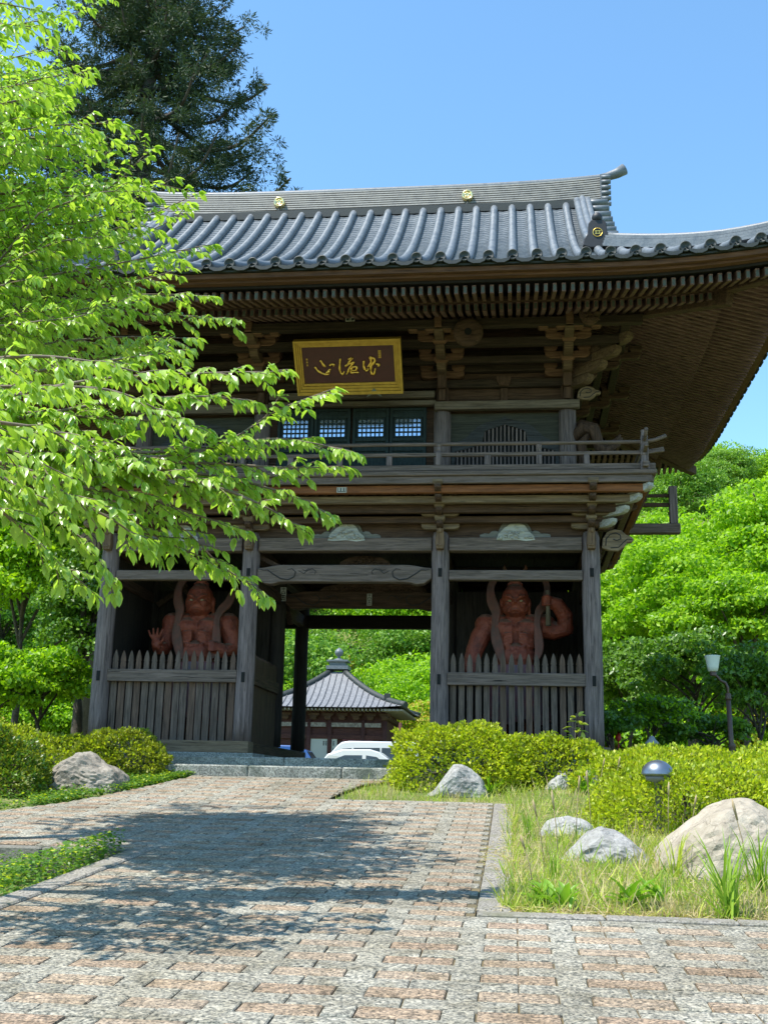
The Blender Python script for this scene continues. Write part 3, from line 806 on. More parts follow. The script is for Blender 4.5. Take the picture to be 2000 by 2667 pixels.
# upper bracket sets
TO_X = wood('bracket_red_brown', (.085,.043,.024), (.29,.158,.092), 'X'); TB_X = wood('bracket_tan_brown', (.075,.048,.03), (.245,.162,.10), 'X')
b = MB()
for X in (-XU, -1.57, 1.57, XU):
    b.box(X-.075, X+.075, YU-.34, YU-.06, 5.95, 6.2); b.box(X-.06, X+.06, YU-.26, YU-.06, 5.75, 5.95)
pieces(b, 'bracket_post', B_Z, gate, .01)
for X in (-XU, -1.57, 1.57, XU):
    bracket((X, YU-.05, 0), (0,-1,0), XA, (6.18, 6.36, 6.53), (.42, .82, 1.18), .74, .165, .125, (TB_X, TO_X, TO_X), first=.05)
    if abs(X) > 3:
        s = 1 if X > 0 else -1
        q = Vector((s, -1, 0)).normalized(); qc = Vector((s, 1, 0)).normalized()
        bracket((X, YU, 0), q, qc, (5.98, 6.14, 6.30, 6.46), (.45, .75, 1.05, 1.30), .6, .17, .15, (TB_X, TO_X, TB_X), cross=False)
        for y in (YU+.05, D1, D2-YU): bracket((X, y, 0), (s, 0, 0), YA, (6.20, 6.37, 6.53), (.42, .80, 1.16), .68, .15, .115, (B_X, B_Y, B_X), first=.05)
for X in (-XU, -1.57, 1.57, XU):   # topmost carved arms with a nose under the purlin
    b = MB(); yb = YU-.05-1.20; ext = 1.22
    boat(b, (X, yb, 6.655), Vector((1,0,0)), Vector((0,-1,0)), ext, .10, .10, 0)
    for s in (-1, 1): b.prism([(s*.56, 6.70), (s*.66, 6.715), (s*.72, 6.76), (s*.70, 6.79), (s*.60, 6.755), (s*.54, 6.755)][::s], (X, yb+.05, 0), (1,0,0), (0,0,1), (0,-.09,0))
    for u in (-.42, -.14, .14, .42): masu(b, (X+u, yb, 6.575), Vector((0,-1,0)), Vector((1,0,0)), .17, .085)
    b.prism([(-.055, 6.60), (.055, 6.60), (.06, 6.72), (.05, 6.86), (-.05, 6.86), (-.06, 6.72)], (X, yb-.06, 0), (1,0,0), (0,0,1), (0,-.12,0))
    b.build('carved_arm', TO_X, gate, .006)
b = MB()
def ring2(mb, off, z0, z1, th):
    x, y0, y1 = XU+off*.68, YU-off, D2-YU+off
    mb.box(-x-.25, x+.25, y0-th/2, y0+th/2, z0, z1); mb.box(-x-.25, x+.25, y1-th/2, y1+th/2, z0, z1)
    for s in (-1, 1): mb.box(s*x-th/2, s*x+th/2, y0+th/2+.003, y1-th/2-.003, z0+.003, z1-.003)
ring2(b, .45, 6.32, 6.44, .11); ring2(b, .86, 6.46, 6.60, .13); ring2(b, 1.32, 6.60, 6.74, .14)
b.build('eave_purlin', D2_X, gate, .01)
# drum-shaped carved bosses and cloud nosings
b = MB()
b.lathe([(.06, -.01), (.11, -.02), (.16, -.03), (.21, -.025), (.235, .0), (.24, .06)], (2.06, -1.19, 6.46), 26, 0, 'Y'); b.lathe([(.0, -.005), (.11, -.005)], (2.06, -1.19, 6.46), 20, 1, 'Y')
bo = pieces(b, 'carved_boss', [B_X, BLACK], gate)
b = MB()
b.ball((3.98, -1.25, 6.72), .17, .10, .24, None, 14); relief(b, 3.84, 4.12, 6.55, 6.95, -1.34, lambda t: 1, 22, .03, .06)
b.ball((4.28, -1.2, 6.92), .15, .10, .14, None, 14); relief(b, 4.18, 4.38, 6.84, 7.0, -1.28, lambda t: 1, 10, .03, .05)
pieces(b, 'carved_boss', B_X, gate)
def cloud(cx, y, z, w, h, mat, s=1):
    poly = [(-.5, -.35), (-.45, .1), (-.3, .38), (-.05, .5), (.2, .44), (.35, .25), (.5, .18), (.62, .05), (.55, -.10), (.38, -.12), (.28, -.3), (.05, -.5), (-.25, -.48)]
    b = MB(); b.prism([(s*p*w, q*h) for p, q in (poly if s > 0 else poly[::-1])], (cx, y+.06, z), (1,0,0), (0,0,1), (0,-.10,0))
    o = b.build('cloud_nosing', mat, gate, .012)
    c = MB(); P = lambda u, v: (cx+s*u*w, y-.042, z+v*h)
    c.tube([P(-.36, -.25), P(-.34, .05), P(-.2, .26), P(.0, .33), (P(.15, .22)), P(.16, .05), P(.02, -.02), P(-.1, .04)], .009, 6)
    c.tube([P(.55, .03), P(.38, .04), P(.24, -.12), P(.08, -.33), P(-.2, -.36)], .008, 6); pieces(c, 'scroll_carving', CARVE, o, root=gate)
cloud(4.40, -.05, 3.27, .46, .36, T_X); cloud(4.02, .16, 5.86, .36, .24, T_X); cloud(-4.40, -.05, 3.27, .46, .36, T_X, -1); cloud(-4.02, .16, 5.86, .36, .24, T_X, -1)
for s in (-1, 1):   # dragon-like nosings of the side
    b = MB()
    for y, z in ((.6, 5.2), (.3, 5.05)):
        b.tube([(s*3.7, y, z), (s*3.95, y-.1, z+.22), (s*4.12, y-.15, z+.15), (s*4.2, y-.15, z-.15), (s*4.32, y-.18, z-.22), (s*4.5, y-.2, z-.10), (s*4.56, y-.2, z)], [.10, .11, .10, .09, .07, .05, .02], 8)
    b.tube([(s*3.75, .5, 4.3), (s*3.95, .3, 4.7), (s*3.9, .25, 5.0), (s*4.05, .2, 5.2)], [.12, .10, .09, .03], 8)
    pieces(b, 'carved_nosing', B_Z, gate)

# ---------------------------------------------------------------- eaves
EX, EY, YC = 7.1, 5.49, 2.39
def ept(side, a, o, z):
    return {'F': (a, YC-EY+o, z), 'B': (a, YC+EY-o, z), 'R': (EX-o, YC+a, z), 'L': (-EX+o, YC+a, z)}[side]
def EH(side): return EX if side in 'FB' else EY
def lift(side, a):
    t = (abs(a)-(EH(side)-3.1))/3.1
    return .26*max(0, t)**2
def edge_strip(mb, side, o0, o1, z0, z1, n=36, tilt=0):
    H = EH(side); vs = []
    for i in range(n+1):
        t = -1+2*i/n
        for o, z in ((o0, z0), (o1, z0+tilt), (o1, z1+tilt), (o0, z1)):
            a = t*(H-o); vs.append(ept(side, a, o, z+lift(side, a)))
    fs = []
    for i in range(n):
        for k in range(4):
            q = (i*4+k, i*4+(k+1) % 4, (i+1)*4+(k+1) % 4, (i+1)*4+k); fs.append(q if side in 'FR' else q[::-1])
    mb.add(vs, fs)
RAF = wood('rafter_wood', (.08,.045,.03), (.27,.155,.11), 'Y'); RAFX = wood('rafter_wood_x', (.085,.048,.042), (.31,.178,.155), 'X')
eaves = thing('eaves', None, None, (0, 0, 0)); eaves.parent = gate
b = MB()
for sd in 'FBRL': edge_strip(b, sd, .07, .15, 6.615, 6.69); edge_strip(b, sd, .155, .26, 6.575, 6.665)
b.build('fascia_board', [wood('fascia_wood', (.07,.033,.018), (.20,.095,.045), 'X')], eaves)
b = MB()
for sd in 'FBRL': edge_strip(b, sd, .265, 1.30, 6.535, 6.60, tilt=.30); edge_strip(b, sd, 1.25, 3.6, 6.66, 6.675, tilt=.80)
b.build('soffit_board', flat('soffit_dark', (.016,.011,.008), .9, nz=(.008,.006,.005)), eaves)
b = MB()
for sd in 'FBRL': edge_strip(b, sd, 1.14, 1.235, 6.615, 6.70)
pieces(b, 'eave_batten', B_X, eaves)
def rafter(mb, side, a, o0, o1, z, slope, w=.056, h=.135):
    H = EH(side); o1 = min(o1, H-abs(a)-.05)
    if o1-o0 < .06: return False
    l = lift(side, a); hw = w/2; vs = []
    for o in (o0, o1):
        zz = z+(o-o0)*slope+l
        vs += [ept(side, a-hw, o, zz), ept(side, a+hw, o, zz), ept(side, a+hw, o, zz+h), ept(side, a-hw, o, zz+h)]
    fs = [(3,2,1,0),(4,5,6,7),(0,1,5,4),(1,2,6,5),(2,3,7,6),(3,0,4,7)]
    mb.add(vs, fs); return True
rest = MB(); cnt = 0
for sd in 'FRBL':
    n = int(EH(sd)/.13)
    for i in range(-n, n+1):
        a = i*.13
        if sd == 'F' and a > -3.45 and cnt < 82:
            m1 = MB()
            if rafter(m1, sd, a, .32, 1.24, 6.375, .30): m1.build('rafter', RAF, eaves); cnt += 1
        else: rafter(rest, sd, a, .32, 1.24, 6.375, .30)
        rafter(rest, sd, a, 1.16, 3.55, 6.475, .34, .066, .13)
ro = rest.build('rafter_row', RAFX, eaves); ro['kind'] = 'stuff'
tips = MB()
for sd in 'FR':
    n = int(EH(sd)/.13)
    for i in range(-n, n+1):
        a = i*.13; H = EH(sd)
        for o, z in ((.318, 6.375), (1.158, 6.475)):
            if H-abs(a)-.1 < o: continue
            zz = z+lift(sd, a); d = Vector(ept(sd, 0, -.004, 0))-Vector(ept(sd, 0, 0, 0))
            q = [Vector(ept(sd, a+u, o, zz+v)) for u, v in ((-.022, .018), (.022, .018), (.022, .108), (-.022, .108))]
            if sd == 'R': q = q
            tips.add([p_+d*.5 for p_ in q]+[p_-d for p_ in q], [(0,1,2,3),(0,4,5,1),(1,5,6,2),(2,6,7,3),(3,7,4,0)])
to = tips.build('rafter_end_cap', flat('verdigris_cap', (.085,.10,.08), .8, nz=(.045,.05,.04)), eaves); to['kind'] = 'stuff'
for sx in (-1, 1):
    for sy in (-1, 1):
        b = MB(); yy = YC+sy*EY
        b.bar((sx*3.6, YC+sy*(EY-3.5), 7.25), (sx*(EX-1.1), YC+sy*(EY-1.1), 6.55), .17, .22)
        b.bar((sx*(EX-1.6), YC+sy*(EY-1.6), 6.80), (sx*(EX-.16), YC+sy*(EY-.16), 6.63), .16, .20)
        b.build('hip_rafter', B_X, eaves, .01)

# ---------------------------------------------------------------- roof
roof = thing('roof', None, None, (0, 0, 0)); roof.parent = gate
def ZF(t): return 6.80+3.66*(.56*t+.44*t*t)
def roof_front(x, y):
    t = (y+3.1)/5.2
    return ZF(t)+.26*max(0, (abs(x)-4)/3.1)**2*max(0, 1-t*2.2)
def roof_side(y, d):
    """d = distance in from the side eave"""
    t = d*(2.2/2.8)/5.2
    return ZF(t)+.26*max(0, (abs(y-YC)-2.39)/3.1)**2*max(0, 1-t*2.2)
SP = .347
pans = MB(); bars = MB(); caps = MB()
def yend(x): return 2.05 if abs(x) <= 4.12 else -3.1+(EX-abs(x))*2.2/2.8
def pan(path, across, depth=.055):
    """stepped courses; path: list of points, across: unit vector"""
    A = Vector(across); vs = []; n = 0
    for i in range(len(path)-1):
        p0, p1 = Vector(path[i]), Vector(path[i+1])
        for p, dz in ((p0, .012), (p1, -.010)):
            for u in (-.174, -.095, 0, .095, .174): vs.append(p+A*u+Vector((0, 0, dz-depth*(1-(u/.174)**2)))); 
            n += 1
    pans.add(vs, [(i*5+k, i*5+k+1, (i+1)*5+k+1, (i+1)*5+k) for i in range(n-1) for k in range(4)])
def course_pts(f, s0, s1, step):
    n = max(2, int(round((s1-s0)/step))); return [f(s0+(s1-s0)*i/n) for i in range(n+1)]
def barrel(pts, r=.071, n=10):
    P = []; RR = []
    for i in range(len(pts)-1):
        a, c = Vector(pts[i]), Vector(pts[i+1]); P += [a, a+(c-a)*.97]; RR += [r*1.035, r*.985]
    bars.tube(P, RR, n)
for i in range(-20, 21):
    x = i*SP; ye = yend(x)
    if ye < -2.95: continue
    barrel(course_pts(lambda y: (x, y, roof_front(x, y)+.015), -3.06, ye, .235))
    caps.lathe([(0, -.012), (.045, -.012), (.05, -.020), (.062, -.020), (.066, -.03), (.080, -.03), (.082, .05), (.072, .06)], (x, -3.09, roof_front(x, -3.1)+.02), 18, 0, 'Y')
for i in range(-21, 21):
    x = (i+.5)*SP; ye = yend(x)
    if ye < -2.95: continue
    pan(course_pts(lambda y: (x, y, roof_front(x, y)+.0), -3.12, ye, .105), (1, 0, 0))
    z = roof_front(x, -3.1)
    caps.prism([(-.15, .0), (-.1, -.035), (0, -.055), (.1, -.035), (.15, .0), (.12, -.07), (.05, -.105), (-.05, -.105), (-.12, -.07)], (x, -3.125, z), (1,0,0), (0,0,1), (0,.03,0))
front_caps = caps
for s in (-1, 1):   # side slopes
    caps = MB()
    for i in range(-15, 16):
        y = YC+i*SP; lim = min(2.8, (EY-abs(i*SP))*2.8/2.2)
        if lim < .2: continue
        f = lambda d: (s*(EX-d), y, roof_side(y, d)+.015)
        barrel(course_pts(f, .04, lim, .3), n=8)
        caps.lathe([(0, s*.012), (.045, s*.012), (.05, s*.02), (.062, s*.02), (.066, s*.03), (.080, s*.03), (.082, -s*.05)], (s*(EX-.01), y, roof_side(y, 0)+.02), 14, 0, 'X')
        pan(course_pts(lambda d: (s*(EX+.02-d), y+SP/2, roof_side(y, d)), 0, lim, .2), (0, 1, 0))
        caps.box(*sorted((s*EX, s*(EX+.03))), y+.06, y+SP-.06, roof_side(y, 0)-.10, roof_side(y, 0)-.01)
    caps.build('eave_end_tiles', TILE_DK, roof)
# solid roof body below the tiles
b = MB(); n = 22
for sgn in (-1, 1):
    vs = []
    for j in range(n+1):
        t = j/n; y = -3.1+5.25*t; hw = EX-.02 if t == 0 else (4.3 if y > -.9 else EX-(y+3.1)*2.8/2.2)
        for kx in range(25):
            x = -hw+2*hw*kx/24; yy = y if sgn < 0 else 2*YC-y
            vs.append((x, yy, roof_front(x, y)-.075))
    b.add(vs, [(j*25+k_, j*25+k_+1, (j+1)*25+k_+1, (j+1)*25+k_) for j in range(n) for k_ in range(24)])
for s in (-1, 1):
    vs = []
    for j in range(9):
        d = 3.06*j/8
        for kx in range(13):
            a = (EY-d*2.2/2.8)*(-1+kx/6); vs.append((s*(EX-d), YC+a, roof_side(YC+a, d)-.075))
    b.add(vs, [(j*13+k_, j*13+k_+1, (j+1)*13+k_+1, (j+1)*13+k_) for j in range(8) for k_ in range(12)])
for sd in 'FBRL': edge_strip(b, sd, .03, .30, 6.70, 6.735)
b.build('roof_boarding', TILE_DK, roof)
pans.build('pan_tiles', TILE, roof); bars.build('barrel_tiles', TILE, roof); front_caps.build('eave_end_tiles', TILE_DK, roof)
# gables
b = MB()
for s in (-1, 1):
    b.prism([(-.95, 7.8), (5.73, 7.8), (2.39, 10.45)], (s*4.05, 0, 0), (0,1,0), (0,0,1), (s*.08, 0, 0))
pieces(b, 'gable_wall', B_Z, roof)
# main ridge: stacked courses, sweeping up to the ends
b = MB()
def rz(x): return .30*(abs(x)/4.6)**4*.35
nx = 40; hb = 10.50
for c in range(11):
    z0 = hb+c*.051; w = .172-.005*c
    vs = []
    for i in range(nx+1):
        x = -4.52+9.04*i/nx; l = rz(x)
        for yy, zz in ((-w, z0+.004), (w, z0+.004), (w, z0+.036), (-w+.004, z0+.036)): vs.append((x, YC+yy, zz+l))
    fs = [(i*4+k_, i*4+4+k_, i*4+4+(k_+1) % 4, i*4+(k_+1) % 4) for i in range(nx) for k_ in range(4)]
    fs += [(0, 1, 2, 3), (nx*4+3, nx*4+2, nx*4+1, nx*4)]
    b.add(vs, fs)
vs = []
for i in range(nx+1):
    x = -4.5+9*i/nx; l = rz(x)
    for yy, zz in ((-.06, hb-.1), (.06, hb-.1), (.06, hb+.56), (-.06, hb+.56)): vs.append((x, YC+yy, zz+l))
b.add(vs, [(i*4+k_, i*4+4+k_, i*4+4+(k_+1) % 4, i*4+(k_+1) % 4) for i in range(nx) for k_ in range(4)], 1)
b.build('main_ridge', [RIDGE_M, TILE_DK], roof)
b = MB()
pts = [(-4.5+9*i/30, YC, 11.075+rz(-4.5+9*i/30)) for i in range(31)]
pts = [(-5.0, YC, 11.36), (-4.84, YC, 11.27), (-4.66, YC, 11.21)]+pts+[(4.66, YC, 11.21), (4.84, YC, 11.27), (5.0, YC, 11.36)]
b.tube(pts, [.115, .10]+[.085]*(len(pts)-4)+[.10, .115], 10)
for s in (-1, 1):
    b.box(*sorted((s*4.50, s*4.66)), YC-.19, YC+.19, 10.42, 11.16)
    for z in (10.5, 10.62, 10.74, 10.86, 10.98, 11.08): b.tube([(s*4.52, YC-.2, z), (s*4.70, YC-.2, z)], .045, 8)
b.build('ridge_cap', TILE, roof, 0)
b = MB(); b.box(-4.0, 4.0, 1.98, 2.06, 10.33, 10.50); b.build('ridge_base', TILE_DK, roof)
# descending ridges beside the gables, with end tiles
for s in (-1, 1):
    for sg in (-1, 1):
        b = MB(); xs_ = s*4.12
        ys = [-.9+2.75*i/10 for i in range(11)]
        P = [(xs_, y if sg < 0 else 2*YC-y, roof_front(4.1, y)) for y in ys]
        for q0, q1 in zip(P, P[1:]): b.bar(Vector(q0)+Vector((0,0,.08)), Vector(q1)+Vector((0,0,.08)), .26, .26)
        for k_ in (-.10, .0, .10): b.tube([Vector(q)+Vector((k_, 0, .235-abs(k_)*.3)) for q in P], .065, 8)
        for i, y in enumerate(np.arange(-.6, 2.3, .30)):
            yy = y if sg < 0 else 2*YC-y
            b.tube([(s*4.18, yy, roof_front(4.1, y)+.02), (s*4.62, yy, roof_front(4.1, y)+.02)], .075, 9)
        b.build('verge_ridge', TILE, roof, 0)
        e_ = MB(); yf = -.95 if sg < 0 else 2*YC+.95
        pl = [(-.24, -.05), (-.22, .06), (-.16, .16), (-.145, .34), (-.10, .40), (.10, .40), (.145, .34), (.16, .16), (.22, .06), (.24, -.05), (.12, -.09), (-.12, -.09)]
        e_.prism(pl, (xs_+s*.04, yf+.05, roof_front(4.1, -.9)+.10), (1,0,0), (0,0,1), (0,-.10,0))
        e_.ball((xs_+s*.04, yf, roof_front(4.1, -.9)+.56), .09, .09, .09, None, 10)
        eo = e_.build('ridge_end_tile', flat('end_tile_black', (.022,.022,.024), .55, nz=(.012,.012,.013)), roof, .01)
        if sg < 0:
            em = MB(); c0 = Vector((xs_+s*.04, yf-.055, roof_front(4.1, -.9)+.27))
            em.tube([c0+Vector((.075*math.cos(t*math.pi/10), 0, .075*math.sin(t*math.pi/10))) for t in range(21)], .008, 6)
            for u in (-.028, .028): em.box(c0.x+u-.006, c0.x+u+.006, c0.y-.006, c0.y+.004, c0.z-.035, c0.z+.035)
            for v in (-.022, .022): em.box(c0.x-.045, c0.x+.045, c0.y-.007, c0.y+.003, c0.z+v-.006, c0.z+v+.006)
            em.build('gilt_crest', GOLD, eo, root=gate)
# hip ridges
for sx in (-1, 1):
    for sy in (-1, 1):
        b = MB(); P = []
        for i in range(13):
            t = i/12; x = 4.25+(EX-4.25)*t; d = (EX-x)*2.2/2.8; y = -3.1+d
            z = roof_front(x, y)+.02+.10*max(0, t-.6)
            P.append(Vector((sx*x, y if sy < 0 else 2*YC-y, z)))
        for lv, (wd, hh) in enumerate(((.24, .045), (.22, .045), (.20, .045), (.18, .04))):
            for q0, q1 in zip(P, P[1:]): b.bar(q0+Vector((0,0,.04+lv*.052)), q1+Vector((0,0,.04+lv*.052)), wd, hh)
        b.tube([q+Vector((0,0,.235)) for q in P], .06, 8)
        b.build('hip_ridge', TILE, roof)
# gilt discs on the ridge
GOLD_B = flat('bright_gold', (.95,.74,.36), .22, .85)
for x in (-1.9, 1.9):
    b = MB(); b.lathe([(0, -.035), (.075, -.035), (.082, -.05), (.10, -.05), (.112, -.03), (.115, .05)], (x, YC-.19, 10.80), 28, 0, 'Y')
    for k_ in range(5):
        a = k_*2*math.pi/5; b.ball((x+.04*math.sin(a), YC-.228, 10.80+.04*math.cos(a)), .018, .01, .018, None, 8)
    do = b.build('crest_disc', GOLD_B, roof)
    b = MB(); b.tube([(x, YC-.19, 10.69), (x, YC-.21, 10.62), (x+.02, YC-.22, 10.585)], .02, 8); b.tube([(x-.04, YC-.2, 10.60), (x+.04, YC-.2, 10.60)], .02, 8); b.build('lug', TILE_DK, do, root=gate)
# ---------------------------------------------------------------- stone steps and base of the gate
st = thing('stone_steps', 'two mossy granite steps running along the foot of the gate', 'steps', (0, -1.2, -.56))
for y0, y1, z0, z1, n in ((-1.32, -.98, -.62, -.395, 4), (-.985, -.62, -.62, -.262, 3)):
    for i in range(n):
        xa = -2.55+5.6*i/n; b = MB(); b.box(xa+.003, xa+5.6/n-.003, y0, y1-.004, z0, z1); b.build('step_block', STEP_M, st, .02)
b = MB(); b.box(-4.9, 4.9, -.616, D2+.9, -.75, -.268); b.box(-2.56-2.3, -2.56, -.98, -.617, -.75, -.272)
b.box(-4.5, -1.30, -.40, .3, -.267, -.192); b.box(1.30, 4.5, -.40, .3, -.267, -.192)
for X in (-4, -PX, PX, 4): b.box(X-.3, X+.3, .31, D2+.3, -.266, -.193)
tag(b.build('platform', STEP_M, None, .015), 'low granite platform that carries the gate pillars above the steps', 'platform')

# ---------------------------------------------------------------- signboard
SB = thing('signboard', 'dark red signboard with gilt stepped frame and three gold cursive characters, hung under the eaves', 'signboard', (0.08, -.8, 6.06))
tl, tr, br = Vector((-.80, -1.10, 6.415)), Vector((.965, -1.10, 6.425)), Vector((1.0, -.50, 5.70))
sx_ = (tr-tl).normalized(); sy_ = (br-tr); sh = sy_.length; sy_ = -(sy_-sx_*sy_.dot(sx_)).normalized(); sn = sx_.cross(sy_)
sw = (tr-tl).length; so_ = (tl+tr)/2-sy_*sh/2
def sp(u, v, d=0): return so_+sx_*u+sy_*v+sn*d
b = MB(); b.prism([(-sw/2+.03, -sh/2+.03), (sw/2-.03, -sh/2+.03), (sw/2-.03, sh/2-.03), (-sw/2+.03, sh/2-.03)], so_-sn*.06, sx_, sy_, sn*.05); b.build('panel', MAROON, SB)
b = MB()
ew = [(0, .035, .07), (.037, .066, .045), (.068, .096, .028), (.098, .125, .012)]
for a0, a1, d in ew:
    for (u0, u1, v0, v1) in ((-sw/2+a0, sw/2-a0, sh/2-a1, sh/2-a0), (-sw/2+a0, sw/2-a0, -sh/2+a0*1.5, -sh/2+a1*1.5), (-sw/2+a0, -sw/2+a1, -sh/2+a1*1.5, sh/2-a1), (sw/2-a1, sw/2-a0, -sh/2+a1*1.5, sh/2-a1)):
        b.prism([(u0, v0), (u1, v0), (u1, v1), (u0, v1)], so_-sn*.05, sx_, sy_, sn*(.05+d))
b.build('frame', GILT, SB, .003)
def stroke(mb, pts, r0):
    P = [sp(u, v, .0) for u, v in pts]; n = len(P)
    # smooth the pen line
    Q = []
    for i in range(n-1):
        p0, p1, p2, p3 = P[max(i-1, 0)], P[i], P[i+1], P[min(i+2, n-1)]
        for k_ in range(5):
            t = k_/5; Q.append(.5*((2*p1)+(p2-p0)*t+(2*p0-5*p1+4*p2-p3)*t*t+(3*p1-p0-3*p2+p3)*t**3))
    Q.append(P[-1]); L_ = len(Q)
    mb.tube(Q, [r0*(.45+.75*math.sin(math.pi*min(1, (i+1.5)/(L_+1)))**.6*(.8+.25*math.sin(i*.9))) for i in range(L_)], 7)
def px2(x, y): return ((x-868)/800*.99-.02, -(y-815)/530*.62+.0)   # measured on an enlargement of the board
def chars(name, lst, r):
    b = MB()
    for s_ in lst: stroke(b, [px2(*q) for q in s_], r)
    b.build(name, GOLD, SB)
chars('character', [[(508,712),(530,752),(560,800),(578,808)], [(430,805),(452,850),(500,895),(560,922),(612,925)], [(630,800),(660,775),(690,790),(680,808)], [(640,845),(610,870),(585,905),(612,880),(618,915)]], .021)
chars('character', [[(782,695),(768,780),(762,870),(790,930),(822,885)], [(885,715),(930,690),(935,705),(900,745),(868,790)], [(835,815),(890,780),(970,752)], [(960,760),(900,830),(868,905),(848,930)], [(925,830),(915,880),(908,915)], [(925,830),(990,822),(980,870),(920,875)], [(908,915),(960,905),(1015,908)]], .019)
chars('character', [[(1098,735),(1085,800),(1100,870),(1125,885),(1150,850)], [(1140,835),(1180,770),(1195,700),(1180,690),(1190,780),(1178,880),(1190,935),(1215,940),(1232,890),(1240,850)], [(1205,690),(1240,730),(1215,790),(1160,830)], [(1250,790),(1295,800),(1275,828)]], .021)
b = MB()
for i in range(4):
    v = .235-i*.035; b.prism([(.50, v), (.548, v), (.548, v+.026), (.50, v+.026)], so_-sn*.012, sx_, sy_, sn*.008)
for i in range(3): b.prism([(-.70, .12-i*.05), (-.675, .12-i*.05), (-.675, .15-i*.05), (-.70, .15-i*.05)], so_-sn*.012, sx_, sy_, sn*.006)
b.build('seal', GILT, SB)
b = MB()
for u in (-.36, .40):
    b.prism([(u-.13, -sh/2-.05), (u-.09, -sh/2+.0), (u-.02, -sh/2+.08), (u, -sh/2+.10), (u+.02, -sh/2+.08), (u+.09, -sh/2+.0), (u+.13, -sh/2-.05), (u+.05, -sh/2-.01), (u, -sh/2+.01), (u-.05, -sh/2-.01)], so_+sn*.03, sx_, sy_, sn*.03)
pieces(b, 'bracket', flat('bracket_verdigris', (.16,.17,.13), .6, .2), SB)

# ---------------------------------------------------------------- paper stickers pasted on the timbers
def sticker(c, w, h, marks, ax, n, label, up=(0,0,1)):
    c = Vector(c); ax = Vector(ax).normalized(); n = Vector(n).normalized(); up = Vector(up)
    r_ = thing('paper_sticker', label, 'sticker', c)
    b = MB(); b.prism([(-w/2, -h/2), (w/2, -h/2), (w/2, h/2), (-w/2, h/2)], c, ax, up, n*.003); b.build('sheet', PAPER, r_)
    b = MB()
    for x0, x1, z0, z1 in marks: b.prism([(x0*w/2, z0*h/2), (x1*w/2, z0*h/2), (x1*w/2, z1*h/2), (x0*w/2, z1*h/2)], c+n*.0031, ax, up, n*.002)
    b.build('lettering', INK, r_)
vm = [(-.7, .7, .72, .82), (-.1, .1, .45, .95), (-.6, .6, .3, .38), (-.7, -.5, .0, .3), (.5, .7, .0, .3), (-.6, .6, .05, .12), (-.7, .7, -.25, -.15), (-.1, .1, -.6, -.1), (-.65, .65, -.52, -.44), (-.6, -.35, -.9, -.6), (.35, .6, -.9, -.6), (-.5, .5, -.8, -.73)]
sticker(at(962, 1562, D1-.106), .09, .22, vm, XA, (0,-1,0), 'small white paper sticker with black lettering on the brown inner beam of the passage')
sticker(at(743, 1440, D1-.145), .10, .26, vm, XA, (0,-1,0), 'dark lettered paper sticker high on the middle pillar left of the passage')
sticker(at(738, 1548, D1-.145), .11, .26, vm, XA, (0,-1,0), 'tall paper sticker with large characters on the middle pillar below the scroll beam')
sticker(at(890, 1276, -.86), .16, .09, [(-.8, -.7, -.6, .7), (-.3, -.1, -.6, .7), (.3, .5, -.6, .7), (.75, .85, -.6, .7), (-.8, .85, -.7, -.5)], XA, (0,-1,0), 'small white mark stuck on the orange balcony beam beside the leafy branch')
hm = [(-.85, -.2, -.75, .1), (-.05, .1, -.8, .3), (.25, .9, -.75, .1), (-.5, .5, .35, .6)]
sticker(at(912, 829, -1.28), .15, .10, hm, XA, (0,-1,0), 'little house-shaped white crest sticker above the signboard')

# ---------------------------------------------------------------- guardian statues
def statue_mat():
    M, nt, bs = new_mat('statue_vermilion'); v = coords(nt)
    n1 = tex_noise(nt, v, 5, 8, .7); n2 = tex_noise(nt, v, 22, 4, .6)
    c = ramp(nt, n1, [(.3, (.085,.018,.010)), (.52, (.24,.048,.022)), (.75, (.33,.09,.045))])
    geo = N(nt, 'ShaderNodeNewGeometry'); sz = N(nt, 'ShaderNodeSeparateXYZ'); nt.links.new(geo.outputs['Normal'], sz.inputs[0])
    dust = mth(nt, 'MULTIPLY', ramp(nt, sz.outputs[2], [(.45, (0,)*3), (.95, (1,)*3)]), .75)
    c = mixc(nt, dust, c, (.16,.145,.105))
    nt.links.new(c, bs.inputs['Base Color']); bs.inputs['Roughness'].default_value = .5
    bump(nt, bs, mth(nt, 'ADD', n1, mth(nt, 'MULTIPLY', n2, .5)), .9, .05); return M
STAT = statue_mat(); CLOTH = flat('statue_sash', (.20,.066,.042), .75, nz=(.08,.05,.035), nscale=7)
def remeshed(mb, name, mat, parent, vox=.012, it=2):
    me = bpy.data.meshes.new('tmp'); me.from_pydata(mb.v, [], mb.f); o = bpy.data.objects.new('tmp', me); COL.objects.link(o)
    r_ = o.modifiers.new('r', 'REMESH'); r_.mode = 'VOXEL'; r_.voxel_size = vox
    s_ = o.modifiers.new('s', 'SMOOTH'); s_.factor = .5; s_.iterations = it
    dg = bpy.context.evaluated_depsgraph_get(); dg.update(); m2 = bpy.data.meshes.new_from_object(o.evaluated_get(dg))
    bpy.data.objects.remove(o); off = OFF[parent.name]
    m2.transform(Matrix.Translation(-off)); m2.name = name
    m2.polygons.foreach_set('use_smooth', [True]*len(m2.polygons)); m2.materials.clear()
    r2 = link(name, m2, mat, parent); OFF[r2.name] = off; return r2
